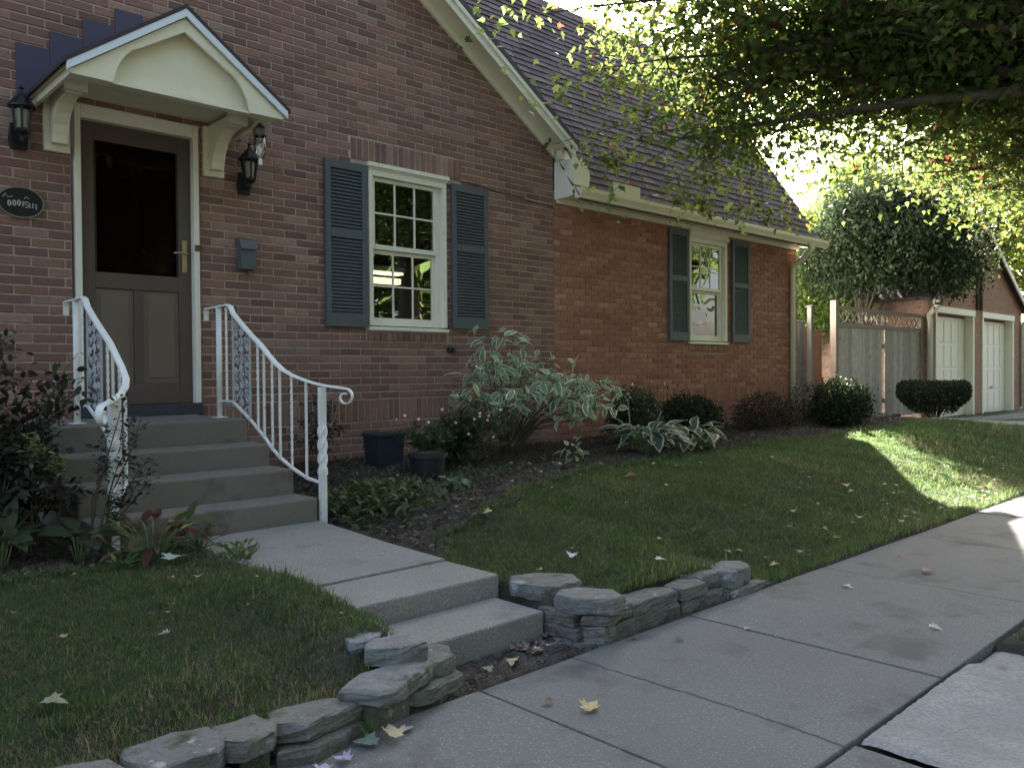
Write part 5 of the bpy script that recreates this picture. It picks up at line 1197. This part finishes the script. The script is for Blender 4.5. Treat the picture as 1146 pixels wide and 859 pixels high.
# ------------------------------------------------------------------ across the street (seen only in the panes)
oh=thing('opposite_house','plain brick house across the street behind the viewer','house',(12,-19,-.1))
mb=MB().box(4,22,-26,-19,-.2,5.4,(.33,.15,.10)); w_=obj('wall',mb,M_brickB,oh)
obj('roof',MB().prism([(-18.5,5.35),(-22.5,8.6),(-26.5,5.35)],'x',3.5,22.5,(.10,.09,.09)),M_shingle,oh)
for x in (6,9.5,16,19.5):
    for z in (1.0,3.6): obj('window',MB().box(x,x+1.1,-18.995,-18.95,z,z+1.4),M_glass2,oh); obj('window_frame',MB().box(x-.08,x-.001,-18.999,-18.93,z-.08,z+1.48).box(x+1.101,x+1.18,-18.999,-18.93,z-.08,z+1.48).box(x,x+1.1,-18.999,-18.93,z+1.401,z+1.48),M_white,oh)
obj('door',MB().box(12.4,13.5,-18.995,-18.93,0,2.2),M_white,oh)
for i,(x,y,r_,z) in enumerate([(19,-11,5,6.5),(9.5,-11.5,5.2,6.3),(1,-12,5,6.5),(29,-10.5,5.4,6.5),(-9,-12,5.4,6.5)]):  # unseen trees, crowns enlarged to block sky light and darken the panes
    crown_tree('street_tree',['rounded street tree across the road behind the viewer','second street tree across the road behind the viewer','third street tree across the road behind the viewer','fourth street tree far down the road behind the viewer','fifth street tree far down the road behind the viewer'][i],(x,y,-.1),2.4,(x,y,z),(r_,3.4,5.8),24000,.42,[(.05,.08,.025),(.08,.11,.03)],M_leaf,K=70,cl=.17,trunk=.22,group='street trees across the road')

# ------------------------------------------------------------------ fallen leaves, each its own thing
DLV=[(x-.4,y,z+.10*abs(y)+.05*math.sin(5*x)) for x,y,z in MAP]
leafmesh={}
def fallen(x,y,z,s,col,lab,grp=None,yaw=None,curl=.0,name='fallen_leaf'):
    key=(tuple(col),round(curl,1))
    if key not in leafmesh:
        me=bpy.data.meshes.new(name); vs=[(a,b,c+curl*(a*a*.8+b*b*1.2)) for a,b,c in DLV]
        me.from_pydata(vs,[],MAP_F); ca=me.color_attributes.new('Col','FLOAT_COLOR','POINT')
        ca.data.foreach_set('color',np.tile(np.array([*col,1],dtype=np.float32),len(vs))); me.materials.append(M_dead); leafmesh[key]=me
    o=bpy.data.objects.new(name,leafmesh[key]); C.objects.link(o); o.location=(x,y,z+.006); o.scale=(s*1.15,s*1.15,s*1.15)
    o.rotation_euler=(random.uniform(-.15,.15),random.uniform(-.15,.15),yaw if yaw is not None else random.uniform(0,6.28))
    return tag(o,lab,'leaf',grp)
YL=(.55,.46,.22); TN=(.38,.30,.18); LV=(.42,.40,.52); GN=(.20,.28,.20); RD=(.30,.06,.035); PL=(.55,.52,.46); BR=(.16,.11,.07)
fallen(2.20,1.93,.004,.075,YL,'large curled yellow leaf lying alone on the middle of the sidewalk',yaw=.2,curl=.5)
fallen(1.555,2.215,.02,.085,(.62,.50,.32),'upright cream coloured maple leaf on the sidewalk under the blue grey slab',yaw=1.2,curl=.6)
fallen(1.475,2.24,.01,.075,GN,'greenish grey leaf beside the cream maple leaf',yaw=2.4,curl=.2)
fallen(1.635,2.24,.004,.045,LV,'small lavender grey leaf right of the cream maple leaf',yaw=.4,curl=.4)
fallen(1.285,2.19,.004,.062,LV,'lavender grey leaf on the sidewalk at the lower left',yaw=.9,curl=.5)
fallen(1.36,2.20,.004,.055,LV,'folded lavender leaf between the lower left leaf and the cream one',yaw=2.2,curl=.8)
fallen(2.20,2.47,.004,.05,GN,'pale green leaf on the dirt before the lower path step')
fallen(2.33,2.47,.004,.06,(.5,.42,.25),'yellowish leaf on the dirt right of the pale green leaf')
fallen(2.50,2.49,.004,.05,PL,'whitish leaf in the middle of the dirt strip before the step')
fallen(2.58,2.50,.004,.045,PL,'bright whitish leaf on the dirt near the right corner stones')
fallen(4.02,1.42,.004,.06,PL,'star shaped pale leaf on the sidewalk near the old paving patch')
fallen(4.14,1.03,.03,.075,RD,'bright red maple leaf at the edge of the old paving patch',curl=.3)
fallen(5.10,1.85,.004,.085,(.30,.18,.14),'curled reddish brown leaf on the far sidewalk',curl=.6)
fallen(4.45,2.03,.004,.055,PL,'pale leaf on the sidewalk joint beyond the right stones')
fallen(5.35,2.1,.004,.05,(.2,.1,.08),'small dark red leaf on the far sidewalk near the lawn')
fallen(3.40,2.02,.004,.04,(.35,.36,.34),'small grey leaf on the sidewalk right of the long lower stone')
fallen(3.05,2.15,.004,.035,BR,'small dark leaf on the sidewalk in front of the right stones')
fallen(2.93,2.30,.004,.04,BR,'dark leaf crumb against the long lower stone')
fallen(2.13,2.07,.004,.04,BR,'small dark brown leaf left of the large curled yellow leaf',curl=.5)
fallen(1.18,3.15,float(g(1.18,3.15))+.03,.04,PL,'small white curled leaf in the middle of the left lawn',curl=.7)
fallen(1.55,3.72,float(g(1.55,3.72))+.035,.045,(.5,.48,.45),'pale leaf standing in the left lawn near the path plants',curl=.8)
fallen(1.62,4.16,float(g(1.62,4.16))+.035,.13,(.42,.50,.44),'large pale green leaf lying at the edge of the left bed',yaw=.5,curl=.1)
fallen(.72,2.85,float(g(.72,2.85))+.03,.08,(.24,.27,.18),'dull green leaf in the left lawn by the frame edge')
fallen(3.20,2.93,float(g(3.2,2.93))+.035,.06,(.6,.62,.68),'bluish white leaf in the right lawn above the corner stones',curl=.7)
fallen(3.55,2.62,float(g(3.55,2.62))+.05,.055,(.65,.62,.55),'whitish leaf beside the tilted top stone')
fallen(3.35,3.75,float(g(3.35,3.75))+.035,.06,YL,'yellow leaf at the border of the bed and the right lawn',curl=.4)
fallen(5.05,4.0,float(g(5.05,4.0))+.035,.09,(.28,.09,.05),'reddish brown leaf in the middle of the right lawn',curl=.4)
fallen(7.0,3.2,float(g(7,3.2))+.035,.08,(.5,.33,.16),'orange tan leaf on the lawn bank near the sidewalk')
# anonymous litter in three zones
for i in range(26):
    fallen(random.uniform(2.44,2.68),random.uniform(2.47,2.60),.004,random.uniform(.025,.045),random.choice([BR,(.22,.17,.15),(.28,.24,.24)]),'small dark crumpled leaf in the heap at the corner of the lower path step','leaves heaped by the lower step',curl=.7)
for i in range(70):
    x=random.uniform(4.3,11); y=2.42+abs(random.gauss(0,.32)); fallen(x,y,float(g(x,y))+.03,random.uniform(.03,.07),random.choice([PL,TN,YL,BR,TN]),'dry tan or pale leaf caught in the grass along the far edge of the lawn','leaves along the lawn edge',curl=.6)
for i in range(34):
    x=random.uniform(2.9,8); y=random.uniform(2.7,4.5); fallen(x,y,float(g(x,y))+.034,random.uniform(.02,.045),random.choice([TN,BR,YL]),'small dry leaf lying in the grass of the right lawn','leaves scattered on the right lawn',curl=.5)
for i in range(30):
    x=random.uniform(3.0,5.6); y=random.uniform(4.3,5.4); fallen(x,y,float(g(x,y))+.02,random.uniform(.03,.06),random.choice([TN,BR,PL]),'dead leaf on the bare soil of the bed under the left window','leaves on the bare bed',curl=.5)
for i in range(26):
    x=random.uniform(-.3,1.8); y=random.uniform(2.7,4.2); fallen(x,y,float(g(x,y))+.032,random.uniform(.015,.035),random.choice([TN,BR,TN]),'tiny dry leaf lying in the left lawn','leaves scattered on the left lawn',curl=.5)

# ------------------------------------------------------------------ light, sky, camera
az=math.radians(52.3); el=math.radians(25.5)
sd=Vector((math.sin(az)*math.cos(el),math.cos(az)*math.cos(el),math.sin(el)))
wd=bpy.data.worlds.new('World'); S.world=wd; wd.use_nodes=True; nt=wd.node_tree; bg=nt.nodes['Background']
sky=nt.nodes.new('ShaderNodeTexSky'); sky.sky_type='NISHITA'; sky.sun_disc=False; sky.sun_elevation=el; sky.sun_rotation=az
sky.air_density=.8; sky.dust_density=4.5; sky.ozone_density=.6
hs=nt.nodes.new('ShaderNodeHueSaturation'); hs.inputs['Saturation'].default_value=.86; nt.links.new(sky.outputs[0],hs.inputs['Color']); nt.links.new(hs.outputs[0],bg.inputs[0]); bg.inputs[1].default_value=.065
sl_=bpy.data.lights.new('sun','SUN'); sl_.energy=5.0; sl_.angle=math.radians(.5); sl_.color=(1,.93,.82)
so=bpy.data.objects.new('sun',sl_); C.objects.link(so); so.rotation_euler=(-sd).to_track_quat('-Z','Y').to_euler(); so.location=(0,0,20)
cam=bpy.data.cameras.new('camera'); co=bpy.data.objects.new('camera',cam); C.objects.link(co); S.camera=co
cam.sensor_width=36; cam.sensor_fit='HORIZONTAL'; cam.lens=927/1146*36; cam.clip_start=.05; cam.clip_end=2000
yw,pt,rl=math.radians(46.51),math.radians(.837),math.radians(-.4238)
def rt(a,ax):
    c_,s_=math.cos(a),math.sin(a)
    return np.array([[1,0,0],[0,c_,-s_],[0,s_,c_]]) if ax==0 else np.array([[c_,-s_,0],[s_,c_,0],[0,0,1]])
Mx=rt(rl,2)@rt(pt,0)@np.array([[math.sin(yw),-math.cos(yw),0],[0,0,-1],[math.cos(yw),math.sin(yw),0]])
r_,d_,f_=Mx
co.matrix_world=Matrix(((r_[0],-d_[0],-f_[0],0),(r_[1],-d_[1],-f_[1],0),(r_[2],-d_[2],-f_[2],1.2),(0,0,0,1)))
S.view_settings.view_transform='Standard'; S.view_settings.look='None'; S.view_settings.gamma=1; S.view_settings.use_curve_mapping=False
S.view_settings.exposure=3.25
S.cycles.max_bounces=8; S.cycles.transparent_max_bounces=12
